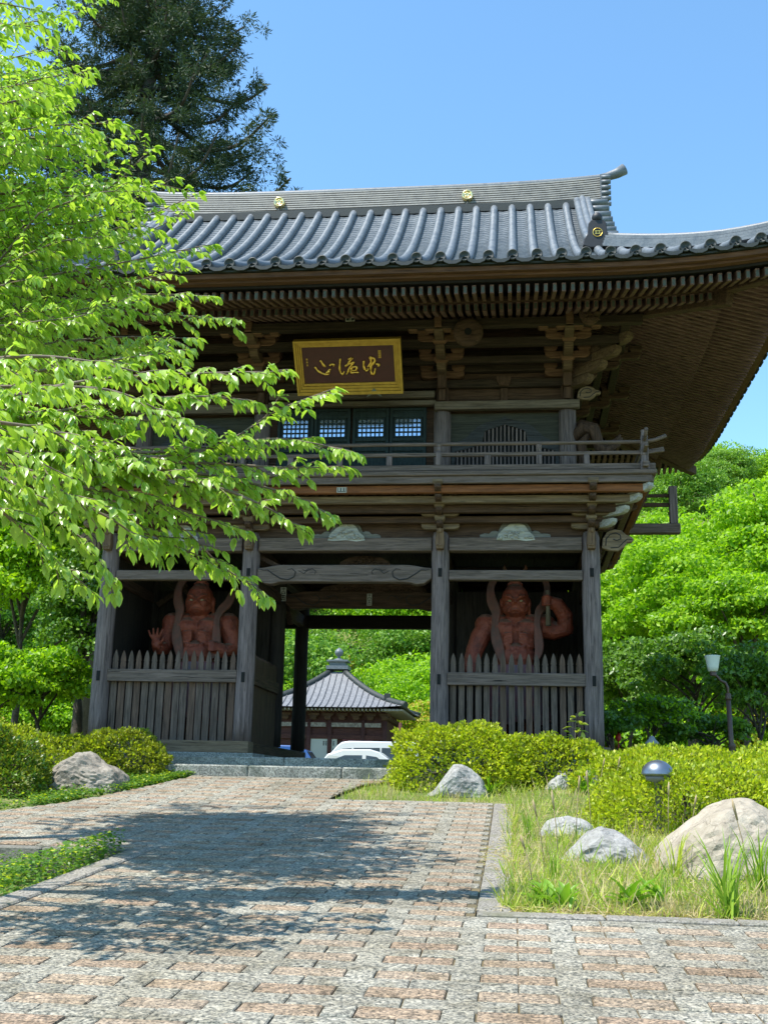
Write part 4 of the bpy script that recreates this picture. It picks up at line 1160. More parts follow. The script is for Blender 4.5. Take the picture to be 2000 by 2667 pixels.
def statue(x0, label, arm_l, arm_r, open_left, club):
    S = thing('guardian_statue', label, 'statue', (x0, 1.2, -.2), 'guardian statues behind the picket fences')
    P = lambda x, y, z: Vector((x0+x, 1.2+y, z))
    b = MB()
    # trunk and legs
    b.ball(P(0,.0,1.20), .36, .29, .30); b.ball(P(0,-.04,1.52), .36, .32, .27); b.ball(P(0,.05,1.85), .36, .26, .28)
    for s in (-1, 1):
        b.ball(P(s*.18,-.09,1.98), .25, .19, .18); b.ball(P(s*.30,.03,2.10), .25, .20, .17); b.ball(P(s*.50,.03,2.07), .20, .19, .20)
        for i in range(4):   # ribs and belly folds
            b.tube([P(s*.05,-.30+.006*i,1.90-.05*i), P(s*.18,-.275+.008*i,1.875-.055*i), P(s*.30,-.17,1.83-.055*i)], [.024,.032,.024], 6)
        for i in range(4): b.ball(P(s*(.05+.085*i), -.29+.035*i*i*.45, 1.655+.012*i), .042, .035, .034, None, 8)
        b.tube([P(s*.18,0,1.15), P(s*.24,-.05,.65), P(s*.25,0,.25), P(s*.26,-.03,.02)], [.22,.17,.12,.10], 12)
        b.ball(P(s*.27,-.12,.0), .11, .2, .08)
    b.ball(P(0,-.05,2.18), .17, .16, .18)
    # head
    b.ball(P(0,-.08,2.50), .235, .235, .27, None, 16); b.ball(P(0,-.13,2.33), .235, .19, .15, None, 14); b.ball(P(0,-.16,2.24), .13, .13, .07)
    for s in (-1, 1):
        b.tube([P(s*.03,-.315,2.465), P(s*.10,-.315,2.515), P(s*.18,-.25,2.535)], [.024,.032,.018], 7)
        b.ball(P(s*.125,-.265,2.395), .065, .05, .05, None, 9); b.tube([P(s*.05,-.315,2.36), P(s*.12,-.285,2.31), P(s*.14,-.24,2.24)], [.014,.018,.012], 6)
        b.ball(P(s*.045,-.325,2.385), .028, .028, .022, None, 8); b.ball(P(s*.24,-.05,2.43), .03, .06, .10); b.ball(P(s*.235,-.03,2.30), .03, .045, .06)
        b.tube([P(s*.02,-.28,2.62), P(s*.09,-.26,2.64), P(s*.15,-.2,2.62)], [.012,.014,.01], 6)
    b.tube([P(0,-.31,2.48), P(0,-.345,2.40)], [.026,.040], 8)
    b.tube([P(-.10,-.27,2.255), P(-.05,-.315,2.285), P(0,-.325,2.292), P(.05,-.315,2.285), P(.10,-.27,2.255)], [.014,.02,.022,.02,.014], 7)
    b.tube([P(-.07,-.285,2.235), P(0,-.31,2.250), P(.07,-.285,2.235)], [.012,.018,.012], 7)
    b.ball(P(0,-.05,2.83), .10, .10, .13); b.tube([P(-.13,-.05,2.745), P(.13,-.05,2.745)], .05, 8)
    for s, arm in ((-1, arm_l), (1, arm_r)):
        b.tube([P(*q[:3]) for q in arm], [q[3]*1.1 for q in arm], 12)
        for q in arm: b.ball(P(*q[:3]), q[3]*1.0)
        h = Vector(arm[-1][:3])
        if s < 0 and open_left:
            b.ball(P(h.x, h.y-.02, h.z+.04), .085, .04, .09)
            for k_, (dx, L) in enumerate(((-.075, .15), (-.032, .18), (.012, .185), (.055, .16))):
                q0 = P(h.x+dx*.8, h.y-.02, h.z+.10); q1 = P(h.x+dx*1.5, h.y-.045, h.z+.10+L*.55); q2 = P(h.x+dx*1.9, h.y-.035, h.z+.10+L)
                b.tube([q0, q1, q2], [.024,.022,.017], 8); b.ball(q2, .018, n=8); b.ball(q1, .024, n=8)
            q0, q1, q2 = P(h.x+.07, h.y-.03, h.z+.02), P(h.x+.12, h.y-.06, h.z+.06), P(h.x+.14, h.y-.06, h.z+.115)
            b.tube([q0, q1, q2], [.03,.027,.02], 8); b.ball(q2, .021, n=8)
        else:
            b.ball(P(h.x, h.y, h.z), .10, .085, .095)
            for k_ in range(4):
                zz = h.z+.065-.042*k_
                b.tube([P(h.x-s*.09, h.y-.03, zz), P(h.x-s*.06, h.y-.105, zz), P(h.x+s*.02, h.y-.115, zz-.004), P(h.x+s*.06, h.y-.07, zz)], [.024,.027,.025,.02], 7)
            b.tube([P(h.x-s*.05, h.y-.07, h.z+.09), P(h.x, h.y-.12, h.z+.085), P(h.x+s*.03, h.y-.12, h.z+.04)], [.026,.026,.02], 7)
    remeshed(b, 'body', STAT, S)
    e = MB()
    for s in (-1, 1): e.ball(P(s*.095,-.295,2.442), .030, .022, .016, Matrix.Rotation(s*-.25, 3, 'Y').to_euler(), 10)
    e.build('eye', flat('statue_eye', (.30,.26,.17), .35), S)
    h = MB()
    for s in (-1, 1): h.tube([P(s*.06,-.05,2.90), P(s*.14,-.07,2.96), P(s*.19,-.08,3.05), P(s*.17,-.08,3.11)], [.03,.038,.03,.008], 8)
    pieces(h, 'hair_ribbon', CLOTH, S)
    # sash: flat ribbon falling from behind the head over both shoulders
    def ribbon(pts, w, name='sash'):
        rb = MB(); L_ = len(pts); Q = []
        for i in range(L_-1):
            for k_ in range(4):
                t = k_/4; p0, p1, p2, p3 = [Vector(pts[max(0, min(L_-1, i+j))]) for j in (-1, 0, 1, 2)]
                Q.append(.5*((2*p1)+(p2-p0)*t+(2*p0-5*p1+4*p2-p3)*t*t+(3*p1-p0-3*p2+p3)*t**3))
        Q.append(Vector(pts[-1])); cs = [(-.5, 0), (-.3, .022), (-.1, -.01), (.1, .022), (.3, -.008), (.5, .01)]
        vs = []
        for i, q in enumerate(Q):
            d = (Q[min(i+1, len(Q)-1)]-Q[max(i-1, 0)]).normalized(); f = Vector((0, -1, 0)); r_ = d.cross(f).normalized(); f = r_.cross(d)
            ww = w*(1-.2*math.sin(i*.5)) if i < len(Q)-3 else w*(.9-.2*(i-len(Q)+3))
            for th in (0, .018):
                for u, v in cs: vs.append(P(*(q+r_*u*ww+f*(v+th))))
        n = len(Q); fs = []
        for i in range(n-1):
            for k_ in range(5): fs += [(i*12+k_, i*12+k_+1, i*12+12+k_+1, i*12+12+k_), (i*12+6+k_, i*12+18+k_, i*12+18+k_+1, i*12+6+k_+1)]
            fs += [(i*12, i*12+12, i*12+18, i*12+6), (i*12+5, i*12+11, i*12+23, i*12+17)]
        rb.add(vs, fs, 0, True); rb.build(name, CLOTH, S)
    ribbon([(-.32,.12,2.95), (-.42,.02,2.72), (-.40,-.06,2.48), (-.33,-.14,2.28), (-.34,-.20,2.08), (-.33,-.25,1.85), (-.27,-.28,1.62), (-.21,-.30,1.40)], .15)
    ribbon([(.46,.25,2.98), (.55,.15,2.75), (.50,.0,2.45), (.39,-.12,2.27), (.36,-.20,2.08), (.38,-.25,1.85), (.39,-.28,1.62), (.33,-.30,1.43)], .13)
    # skirt
    k_ = MB(); vs = []; fs = []; nn = 40
    for j, (z, r_) in enumerate(((1.38,.36), (1.30,.40), (1.0,.46), (.7,.52), (.42,.58))):
        for i in range(nn):
            t = 2*math.pi*i/nn; rr = r_*(1+.07*math.sin(9*t+z*2)*(1.4-z)); vs.append(P(rr*math.cos(t), rr*.8*math.sin(t), z+.05*math.cos(5*t)*(j > 3)))
    for j in range(4):
        for i in range(nn): fs.append((j*nn+i, j*nn+(i+1) % nn, (j+1)*nn+(i+1) % nn, (j+1)*nn+i))
    k_.add(vs, fs, 0, True); k_.build('skirt', flat('statue_skirt', (.22,.045,.045), .65, nz=(.11,.10,.10), nscale=3.5), S)
    k_ = MB(); k_.ball(P(0,0,-.16), .62, .5, .16, None, 14); k_.build('rock_pedestal', D_X, S)
    if club:
        c_ = MB(); c_.tube([P(*club[0]), P(*((Vector(club[0])+Vector(club[1]))/2)), P(*club[1])], [.05, .035, .04], 10); c_.build('club', T_Z, S)
statue(2.79, 'red guardian statue in the right bay with one fist raised beside its head', [(-.47,.02,2.06,.165), (-.60,0,1.86,.155), (-.70,-.05,1.60,.135), (-.76,-.12,1.35,.12), (-.70,-.2,1.12,.10)],
       [(.47,.02,2.04,.17), (.66,0,1.98,.155), (.84,-.04,2.02,.145), (.83,-.12,2.22,.13), (.70,-.2,2.40,.115), (.545,-.24,2.44,.10)], False, ((.545,-.30,2.02), (.545,-.30,2.62)))
statue(-2.73, 'red guardian statue in the left bay holding one open palm forward', [(-.47,.02,2.04,.165), (-.56,0,1.84,.15), (-.60,-.1,1.62,.13), (-.63,-.28,1.60,.105), (-.65,-.36,1.64,.08)],
       [(.47,.02,2.06,.17), (.58,0,1.86,.155), (.62,-.05,1.62,.135), (.50,-.2,1.56,.12), (.36,-.30,1.62,.105)], True, None)
# hidden parts of the bays
b = MB()
for s in (-1, 1): b.box(*sorted((s*1.72, s*3.86)), .15, D1-.12, -.19, -.17)
pieces(b, 'bay_floor', D_X, gate)
# ---------------------------------------------------------------- the hall behind the gate
HY = 45.0; hc = at(877, 1900, HY); HZ = -.56
hall = thing('temple_hall', 'small square temple hall with a swept grey tiled roof and finial, seen through the gate', 'temple hall', (hc.x, HY, HZ))
a, hw, ez, tz = 4.25, 3.05, 3.95, 6.55
RB = wood('hall_red_brown', (.05,.018,.014), (.13,.05,.04), 'X'); RD = flat('hall_red_door', (.17,.035,.035), .6, nz=(.11,.028,.028), nscale=3)
HT = tile_mat('hall_roof_tile', (.12,.122,.125), (.225,.226,.232), .55)
hx, hy = hc.x, HY
def hp(x, y, z): return (hx+x, hy+y, HZ+z)
def hroof(r): t = (a-r)/a; return ez+(tz-ez)*(.42*t+.58*t*t)
b = MB()
for q in range(4):
    c_, s_ = [(1,0),(0,1),(-1,0),(0,-1)][q]; vs = []; nn = 16
    for j in range(nn+1):
        r_ = a-(a-.42)*j/nn
        for i in range(17):
            u = -1+i/8; w_ = u*r_; lf = .32*max(0, abs(u)-.35)**2*(1-j/nn)**2
            x, y = w_, -r_; X = x*c_-y*s_; Y = x*s_+y*c_; vs.append(hp(X, Y, hroof(r_)+lf))
    b.add(vs, [(j*17+i, j*17+i+1, (j+1)*17+i+1, (j+1)*17+i) for j in range(nn) for i in range(16)], 0, True)
    for i in range(-12, 13):   # raised tile rows
        w_ = i*.34; pts = []
        for j in range(13):
            r_ = a-(a-max(.45, abs(w_)+.05))*j/12; u = w_/r_; lf = .32*max(0, abs(u)-.35)**2*max(0, (r_-.42)/(a-.42))**2
            x, y = w_, -r_; pts.append(hp(x*c_-y*s_, x*s_+y*c_, hroof(r_)+lf+.02))
        if abs(w_) < a-.3: b.tube(pts, .035, 5, 1)
b.build('roof', [HT, tile_mat('hall_tile_row', (.075,.076,.08), (.15,.15,.156), .55)], hall)
b = MB()
for sx in (-1, 1):
    for sy in (-1, 1):
        P = [Vector(hp(sx*r_, sy*r_, hroof(r_)+.32*.4225*max(0, (r_-.42)/(a-.42))**2+.10)) for r_ in [a-(a-.4)*j/14 for j in range(15)]]
        b.tube(P, [.10]*15, 8); b.tube([p_-Vector((0,0,.09)) for p_ in P], [.17]*15, 8)
        Pe = P[4]; b.box(Pe.x-.16, Pe.x+.16, Pe.y-.16, Pe.y+.16, Pe.z-.05, Pe.z+.26)
b.build('hip_ridge', TILE_DK, hall)
b = MB(); b.box(hx-.62, hx+.62, hy-.62, hy+.62, HZ+tz-.25, HZ+tz-.05); b.box(hx-.45, hx+.45, hy-.45, hy+.45, HZ+tz-.05, HZ+tz+.18); b.box(hx-.6, hx+.6, hy-.6, hy+.6, HZ+tz+.18, HZ+tz+.28)
b.lathe([(.32, 0), (.26, .08), (.10, .13), (.08, .24), (.18, .29), (.25, .40), (.25, .48), (.20, .60), (.10, .67), (.03, .73), (0, .75)], hp(0, 0, tz+.28), 16)
b.build('finial', TILE, hall)
b = MB(); b.box(hx-hw, hx+hw, hy-hw, hy+hw, HZ+.5, HZ+3.9)
b.build('wall', RB, hall)
b = MB()
for q in range(2):
    for i in range(40):
        t = -a+.25+(2*a-.5)*i/39
        if q == 0: b.box(hx+t-.035, hx+t+.035, hy-a+.15, hy-a+1.2, HZ+ez-.16, HZ+ez-.06)
        else: b.box(hx+a-1.2, hx+a-.15, hy+t-.035, hy+t+.035, HZ+ez-.16, HZ+ez-.06)
b.build('rafter_row', flat('hall_rafter_tip', (.30,.27,.23), .7), hall)['kind'] = 'stuff'
b = MB(); b.box(hx-a+.3, hx+a-.3, hy-a+.3, hy+a-.3, HZ+ez-.055, HZ+ez-.02)
b.build('eave_board', D_X, hall)
b = MB()
for i in range(9):
    x = hx-hw+2*hw*i/8; masu(b, (x, hy-hw-.12, HZ+3.35), Vector((0,-1,0)), Vector((1,0,0)), .34, .2); boat(b, Vector((x, hy-hw-.2, HZ+3.55)), Vector((1,0,0)), Vector((0,-1,0)), .6, .12, .14)
    y = hy-hw+2*hw*i/8; masu(b, (hx+hw+.12, y, HZ+3.35), Vector((1,0,0)), Vector((0,1,0)), .34, .2)
pieces(b, 'bracket', B_X, hall)
b = MB()
b.box(hx-hw-.05, hx+hw+.05, hy-hw-.10, hy-hw-.02, HZ+2.95, HZ+3.25); b.box(hx-hw-.05, hx+hw+.05, hy-hw-.12, hy-hw-.02, HZ+2.35, HZ+2.55)
b.build('lintel', RB, hall)
b = MB(); b.box(hx-hw+.2, hx-.1, hy-hw-.14, hy-hw-.102, HZ+2.98, HZ+3.2); b.box(hx+.1, hx+hw-.2, hy-hw-.14, hy-hw-.102, HZ+2.98, HZ+3.2); pieces(b, 'carved_frieze', flat('frieze_pale', (.34,.30,.26), .8, nz=(.10,.07,.06), nscale=9), hall)
b = MB()
for x in (-hw, -1.0, .12, 1.9, hw):
    b.tube([hp(x, -hw-.05, .4), hp(x, -hw-.05, 3.35)], .13, 12)
b.tube([hp(hw+.9, -hw-.9, 0), hp(hw+.9, -hw-.9, 3.2)], .1, 10)
pieces(b, 'post', RB, hall)
b = MB(); b.box(*sorted((at(805, 1900, 41.9).x, at(879, 1900, 41.9).x)), hy-hw-.09, hy-hw-.05, HZ+.9, HZ+2.36); bn = b.build('banner', flat('banner_grey', (.42,.41,.36), .85), hall)
b = MB(); x1 = at(877, 1900, 41.9).x
for r_, zz, ws in ((0, 2.12, (.09,.08,.09,.07,.09)), (1, 1.74, (.10,.06,.06))):
    x = x1-.08
    for w_ in ws:
        b.box(x-w_, x-w_+.025, hy-hw-.10, hy-hw-.092, HZ+zz-.12, HZ+zz+.12); b.box(x-w_, x-.01, hy-hw-.10, hy-hw-.092, HZ+zz+.08, HZ+zz+.11); b.box(x-w_*.5-.01, x-w_*.5+.01, hy-hw-.10, hy-hw-.092, HZ+zz-.12, HZ+zz+.05); x -= w_+.05
b.build('lettering', INK, bn, root=hall)
for x0, x1 in ((893, 928), (930, 970)):
    b = MB(); xa, xb = at(x0, 1925, 41.9).x, at(x1, 1925, 41.9).x; b.box(xa, xb, hy-hw-.09, hy-hw-.05, HZ+.5, HZ+2.34); b.box(xa+.1, xb-.1, hy-hw-.10, hy-hw-.092, HZ+1.55, HZ+1.62); b.build('door', RD, hall, .01)
b = MB(); b.box(hx-hw-.9, hx+hw+.9, hy-hw-.9, hy+hw+.9, HZ, HZ+.5); b.build('base', STEP_M, hall)

# ---------------------------------------------------------------- parked vehicles behind the gate
def paint(name, c, rough=.25): 
    M, nt, bs = new_mat(name); bs.inputs['Base Color'].default_value = (*c, 1); bs.inputs['Roughness'].default_value = rough; bs.inputs['Coat Weight'].default_value = .5; return M
GLASS = flat('car_glass', (.045,.06,.07), .08, 0, spec=.9); TYRE = flat('tyre_rubber', (.02,.02,.02), .9); RIM = flat('wheel_rim', (.45,.46,.47), .3, .8)
def car(label, c, prof, win, W, mat, face=1, L=4.4):
    """prof: side outline (x along, z up); win: side-window outlines; laid along X"""
    r_ = thing('parked_car', label, 'car', c, 'vehicles parked behind the gate'); c = Vector(c)
    b = MB(); n = len(prof); vs = []
    for yy, k_ in ((-W/2, 0), (-W/2+.06, 1), (W/2-.06, 1), (W/2, 0)):
        for x, z in prof:
            cx, cz = (x-L/2)*(1 if k_ else .985), z*(1 if k_ else .985)+.005*(1-k_)
            tum = max(0, z-.95)*.16; y2 = yy+(tum if yy < 0 else -tum); vs.append(c+Vector((face*cx, y2, cz)))
    fs = [tuple(range(n)), tuple(range(3*n, 4*n))[::-1]]+[(j*n+i, (j+1)*n+i, (j+1)*n+(i+1) % n, j*n+(i+1) % n) for j in range(3) for i in range(n)]
    b.add(vs, fs); b.build('body', mat, r_, .025)
    for s in (-1, 1):
        for poly in win:
            g_ = MB(); vs = []
            for x, z in poly:
                tum = max(0, z-.95)*.16; vs.append(c+Vector((face*(x-L/2), s*(W/2-tum+.003), z)))
            g_.add(vs, [tuple(range(len(vs)))]); g_.build('side_window', GLASS, r_)
    # windscreen and rear screen
    for i in range(n):
        (xa, za), (xb, zb) = prof[i], prof[(i+1) % n]
        if min(za, zb) > .85 and abs(zb-za) > .3:
            g_ = MB(); nn = Vector((-(zb-za), 0, xb-xa)).normalized()*-.004
            q = []
            for (x, z), f in (((xa, za), .1), ((xb, zb), .1)):
                ox, oz = (xb, zb) if (x, z) == (xa, za) else (xa, za); xx, zz = x+(ox-x)*f, z+(oz-z)*f; q.append((xx, zz, W/2-.12-max(0, zz-.95)*.16))
            vs = [c+Vector((face*(q[0][0]-L/2), -q[0][2], q[0][1])), c+Vector((face*(q[0][0]-L/2), q[0][2], q[0][1])), c+Vector((face*(q[1][0]-L/2), q[1][2], q[1][1])), c+Vector((face*(q[1][0]-L/2), -q[1][2], q[1][1]))]
            ct = sum(vs, Vector())/4; out = (ct-(c+Vector((0,0,.9)))).normalized(); out.z = abs(out.z); vs = [v_+out*.008 for v_ in vs]
            g_.add(vs, [(0,1,2,3)]); g_.build('windscreen', GLASS, r_)
    for x in (.78, L-.85):
        for s in (-1, 1):
            t_ = MB(); t_.lathe([(.20, -.09), (.30, -.10), (.32, -.06), (.32, .06), (.30, .10), (.20, .09)], c+Vector((face*(x-L/2), s*(W/2-.12), .32)), 20, 0, 'Y'); w_ = t_.build('wheel', TYRE, r_)
            m_ = MB(); m_.lathe([(0, s*.07), (.18, s*.08), (.205, s*.095), (.205, 0)], c+Vector((face*(x-L/2), s*(W/2-.12), .32)), 16, 0, 'Y'); m_.build('rim', RIM, w_, root=r_)
    for s in (-1, 1):
        l_ = MB(); l_.ball(c+Vector((face*(-L/2+.05), s*(W/2-.28), .72)), .06, .15, .09, None, 10); l_.build('headlight', RIM, r_)
    return r_
van = [(.05,.35),(0,.75),(.05,.98),(.45,1.12),(.95,1.72),(1.15,1.88),(1.5,1.94),(4.4,1.94),(4.62,1.85),(4.70,1.0),(4.70,.4),(4.6,.28),(.2,.28)]
vwin = [[(.85,1.14),(1.2,1.58),(1.62,1.62),(1.62,1.14)],[(1.72,1.14),(1.72,1.63),(2.92,1.65),(2.92,1.14)],[(3.0,1.14),(3.0,1.65),(4.15,1.64),(4.3,1.14)]]
hatch = [(.03,.35),(0,.65),(.08,.80),(.9,.98),(1.55,1.42),(1.9,1.52),(3.0,1.50),(3.6,1.30),(3.85,.95),(3.9,.45),(3.8,.26),(.2,.26)]
hwin = [[(1.3,.98),(1.62,1.22),(2.05,1.28),(2.05,.98)],[(2.2,.98),(2.2,1.28),(2.9,1.27),(3.2,1.15),(3.35,.98)]]
suv = [(.03,.45),(0,.85),(.1,1.0),(1.0,1.12),(1.5,1.70),(1.9,1.80),(3.9,1.78),(4.2,1.62),(4.35,1.05),(4.35,.5),(4.2,.34),(.2,.34)]
swin = [[(1.2,1.12),(1.62,1.64),(2.2,1.70),(2.2,1.12)],[(2.3,1.12),(2.3,1.70),(3.3,1.69),(3.3,1.12)],[(3.4,1.12),(3.4,1.69),(3.95,1.62),(4.1,1.12)]]
WHITE = paint('white_paint', (.58,.585,.58))
p0 = at(822, 1960, 33.5); car('white passenger van parked behind the gate, its roof above the top step', (p0.x+2.35, 34.4, -.56), van, vwin, 1.72, WHITE, 1, 4.7)
p0 = at(818, 1960, 27.0); car('small white hatchback parked in front of the white van', (p0.x+2.2, 27.6, -.72), hatch, hwin, 1.62, WHITE, -1, 3.9)
p0 = at(826, 1960, 36); car('dark green four-wheel-drive car parked left of the white van', (p0.x-2.15, 38.2, -.56), suv, swin, 1.75, paint('dark_green_paint', (.02,.03,.022)), -1, 4.35)
p0 = at(766, 1960, 28); car('blue hatchback parked behind the left pillars of the gate', (p0.x-1.2, 29.0, -.56), hatch, hwin, 1.62, paint('blue_paint', (.03,.09,.28)), 1, 3.9)

# ---------------------------------------------------------------- lamp post, garden lamps
lp = at(1907, 1955, .5)
lamp = thing('lamp_post', 'slender brown lamp post with curved arm and white bowl shade right of the gate', 'street lamp', (lp.x, .5, gz(.5)))
BRN = flat('lamp_brown', (.10,.055,.038), .5, nz=(.07,.04,.03))
top = at(1885, 1775, .5); b = MB()
b.lathe([(.09, -.1), (.09, .35), (.07, .40), (.05, .46), (.05, .62), (.06, .64), (.045, .68)], (lp.x, .5, gz(.5)), 14)
zt = at(1893, 1800, .5).z
b.tube([(lp.x, .5, gz(.5)), (lp.x-.02, .5, zt-.15)], [.045, .036], 12); b.lathe([(.04, -.02), (.055, 0), (.04, .02), (.05, .05), (.036, .08)], (lp.x-.02, .5, zt-.12), 12)
b.build('pole', BRN, lamp)
sh_ = at(1857, 1752, .5); b = MB()
b.tube([(lp.x-.02, .5, zt-.15), (lp.x-.02, .5, zt+.06), (lp.x-.05, .5, zt+.13), (lp.x-.12, .5, zt+.16), (sh_.x+.06, .5, sh_.z-.06), (sh_.x, .5, sh_.z-.03)], .020, 8); b.lathe([(.05, -.05), (.055, 0), (.03, .02)], (sh_.x, .5, sh_.z), 12)
b.build('arm', BRN, lamp)
b = MB(); b.lathe([(0, 0), (.075, .01), (.09, .08), (.115, .225), (.122, .245), (.126, .255), (.11, .26), (0, .262)], (sh_.x, .5, sh_.z+.01), 20); b.build('lamp_shade', flat('lamp_shade_white', (.62,.66,.62), .4), lamp)
gy = -5.92; c0 = at(1712, 2002, gy)
gl = thing('garden_lamp', 'low garden lamp with a silver half-dome hood poking out of the clipped shrubs', 'garden lamp', (c0.x, gy, gz(gy)))
b = MB(); vs = []; fs = []
for i in range(9):
    ph = math.pi/2*i/8
    for k_ in range(21):
        t = math.pi*2*k_/20; vs.append((c0.x+.165*math.cos(ph)*math.cos(t), gy+.165*math.cos(ph)*math.sin(t), c0.z-.06+.145*math.sin(ph)))
for i in range(8):
    for k_ in range(20): fs.append((i*21+k_, i*21+k_+1, (i+1)*21+k_+1, (i+1)*21+k_))
b.add(vs, fs, 0, True); b.lathe([(.15, -.075), (.165, -.06), (.165, -.055)], (c0.x, gy, c0.z), 20)
b.build('hood', flat('hood_steel', (.22,.25,.29), .38, .85), gl)
b = MB(); b.lathe([(.0, -.075), (.13, -.075), (.12, -.12), (.04, -.14), (.035, -.6)], (c0.x, gy, c0.z), 16); b.build('stem', flat('lamp_grey', (.16,.16,.16), .5), gl)
gy = -.9; c0 = at(1698, 1935, gy)
g2 = thing('garden_lamp', 'small grey garden lamp with a cone cap standing far back in the shrubs', 'garden lamp', (c0.x, gy, c0.z-.3))
b = MB(); b.lathe([(0, .10), (.03, .09), (.05, .05), (.10, .0), (.10, -.02), (.06, -.03)], c0, 14); b.build('cap', flat('cap_grey', (.22,.23,.24), .5), g2)
b = MB(); b.lathe([(.055, -.03), (.055, -.12), (.04, -.14), (.03, -.5)], c0, 12); b.build('stem', flat('stem_grey', (.12,.12,.12), .5), g2)
c0 = at(1610, 1922, 3.0); b = MB(); b.ball(c0, .055, .05, .07, None, 12); b.ball(c0+Vector((.01, -.01, .07)), .035, .035, .04, None, 10); b.tube([c0+Vector((0,0,-.3)), c0], .012, 6)
tag(b.build('camellia_bloom', flat('bloom_red', (.45,.03,.02), .6)), 'single red bloom among the dark shrubs right of the gate', 'flower')
c0 = at(1945, 1962, -1.0); b = MB(); b.ball(c0, .065, .065, .055, None, 12); b.tube([c0+Vector((0,0,-.4)), c0], .012, 6)
tag(b.build('white_bloom', flat('bloom_white', (.75,.74,.70), .6)), 'round white flower head above the clipped shrubs near the lamp post', 'flower')

# ---------------------------------------------------------------- rocks
ROCK_G = stone_mat('rock_grey', (.13,.125,.115), (.50,.49,.46), scale=2.2); ROCK_T = stone_mat('rock_tan', (.20,.165,.12), (.52,.455,.36), scale=1.8, moss=(.40,.35,.27)); ROCK_B = stone_mat('rock_brown_grey', (.12,.105,.085), (.40,.36,.30), scale=2.4)
def rock(label, px0, px1, pytop, pybase, Y, prof, mat, dy=.6, seed=0, rough=.10):
    """prof: silhouette heights (0..1) sampled left to right"""
    A, B = at(px0, pybase, Y), at(px1, pybase, Y); cx = (A.x+B.x)/2; wx = (B.x-A.x)/2; zb = min(A.z, gz(Y))-.08; H = at((px0+px1)/2, pytop, Y).z-zb
    bm = bmesh.new(); bmesh.ops.create_icosphere(bm, subdivisions=5, radius=1)
    for v in bm.verts:
        p = v.co.copy(); u = (p.x+1)/2*(len(prof)-1); i = min(int(u), len(prof)-2); h = prof[i]+(prof[i+1]-prof[i])*(u-i)
        q = p.copy()
        sq = 1/max(abs(q.x)**3+abs(q.y)**3+abs(q.z)**3, 1e-6)**(1/3); q = q*(.45+.55*sq)
        e1 = noise.noise(q*1.1+Vector((seed, 0, 0))); e2 = noise.noise(q*2.7+Vector((0, seed, 3))); e3 = noise.noise(q*6+Vector((0, 3, seed))); e4 = noise.noise(q*15+Vector((seed, seed, 0)))
        k_ = 1+.22*e1+rough*1.1*e2+rough*.55*abs(e3)*-1.2+rough*.25*e4
        v.co = Vector((cx+q.x*wx*(1+.3*(k_-1)), Y+q.y*dy*k_, zb+H*(h*(max(q.z, -.3)+.3)/1.3)*(1+.55*(k_-1))))
    me = bpy.data.meshes.new('boulder'); bm.to_mesh(me); bm.free(); me.polygons.foreach_set('use_smooth', [False]*len(me.polygons))
    return tag(link('boulder', me, mat), label, 'rock', 'garden rocks along the path')
rock('large smooth tan boulder at the right edge beside the grass', 1700, 2130, 2080, 2285, -8.0, [.30,.62,.80,.95,1.0,1.0,.92,.8,.5], ROCK_T, .75, 3, .085)
rock('long low grey rock with a dark creased side, left of the tan boulder', 1432, 1705, 2152, 2250, -7.6, [.14,.40,.62,.88,1.0,.92,.78,.55,.35], ROCK_G, .4, 8, .12)
rock('flat pale rock lying in the grass behind the long grey rock', 1394, 1565, 2126, 2170, -5.9, [.3,.8,.9,1,.95,.8,.4], ROCK_G, .35, 12, .08)
rock('pointed light grey rock with a low tail standing in front of the round bush', 1090, 1272, 1988, 2068, -2.5, [.12,.16,.28,.62,.95,1.0,.96,.82,.5], ROCK_G, .33, 21, .10)
rock('small wedge-shaped grey rock near the red plant labels', 1408, 1486, 2008, 2058, -1.95, [.25,.5,.75,.95,1,.8], ROCK_G, .25, 31, .10)
rock('small grey rock beside the dead stalks, right of the wedge rock', 1512, 1566, 2000, 2045, -2.2, [.5,.9,1,.9,.6], ROCK_G, .2, 37, .10)
rock('rugged brown boulder with a knob on top, at the left edge of the path', 118, 338, 1958, 2058, -2.75, [.25,.55,.72,1.0,.98,.80,.74,.70,.35], ROCK_B, .55, 45, .16)
rock('pale stone at the right frame edge in front of the tan boulder', 1985, 2090, 2262, 2330, -8.9, [.4,.8,1,1,.6], ROCK_G, .25, 51, .06)
# ---------------------------------------------------------------- vegetation
BARK = stone_mat('bark_brown', (.035,.028,.022), (.14,.115,.09), scale=6, crack=False); BARK_L = flat('twig_bark', (.22,.16,.11), .8, nz=(.10,.075,.055), nscale=14)
L_CHERRY = leafmat('leaf_cherry', (.22,.37,.04), (.50,.65,.13), .50, .30, .9, 2.2, hue=(.64,.60,.12))
L_MAPLE = leafmat('leaf_maple', (.17,.36,.008), (.40,.60,.02), .48, .5, .35, .9)
L_MID = leafmat('leaf_mid_green', (.075,.19,.012), (.22,.40,.03), .40, .42, .5, .9)
L_DARK = leafmat('leaf_dark_green', (.045,.12,.016), (.16,.29,.03), .32, .38, .5, 1.2)
L_RUST = leafmat('leaf_rusty', (.40,.36,.04), (.60,.44,.08), .4, .5, .35, .7)
L_HILL = leafmat('leaf_hillside', (.11,.24,.035), (.30,.46,.06), .35, .6, .3, .12)
L_AZ = leafmat('leaf_azalea_bright', (.26,.36,.014), (.60,.64,.04), .42, .45, .45, 1.8)
L_AZD = leafmat('leaf_azalea_dark', (.09,.13,.012), (.32,.34,.03), .35, .45, .45, 3.0)
L_CEDAR = leafmat('needle_cedar', (.022,.048,.026), (.075,.11,.045), .15, .6, .3, .5, hue=(.17,.135,.07))
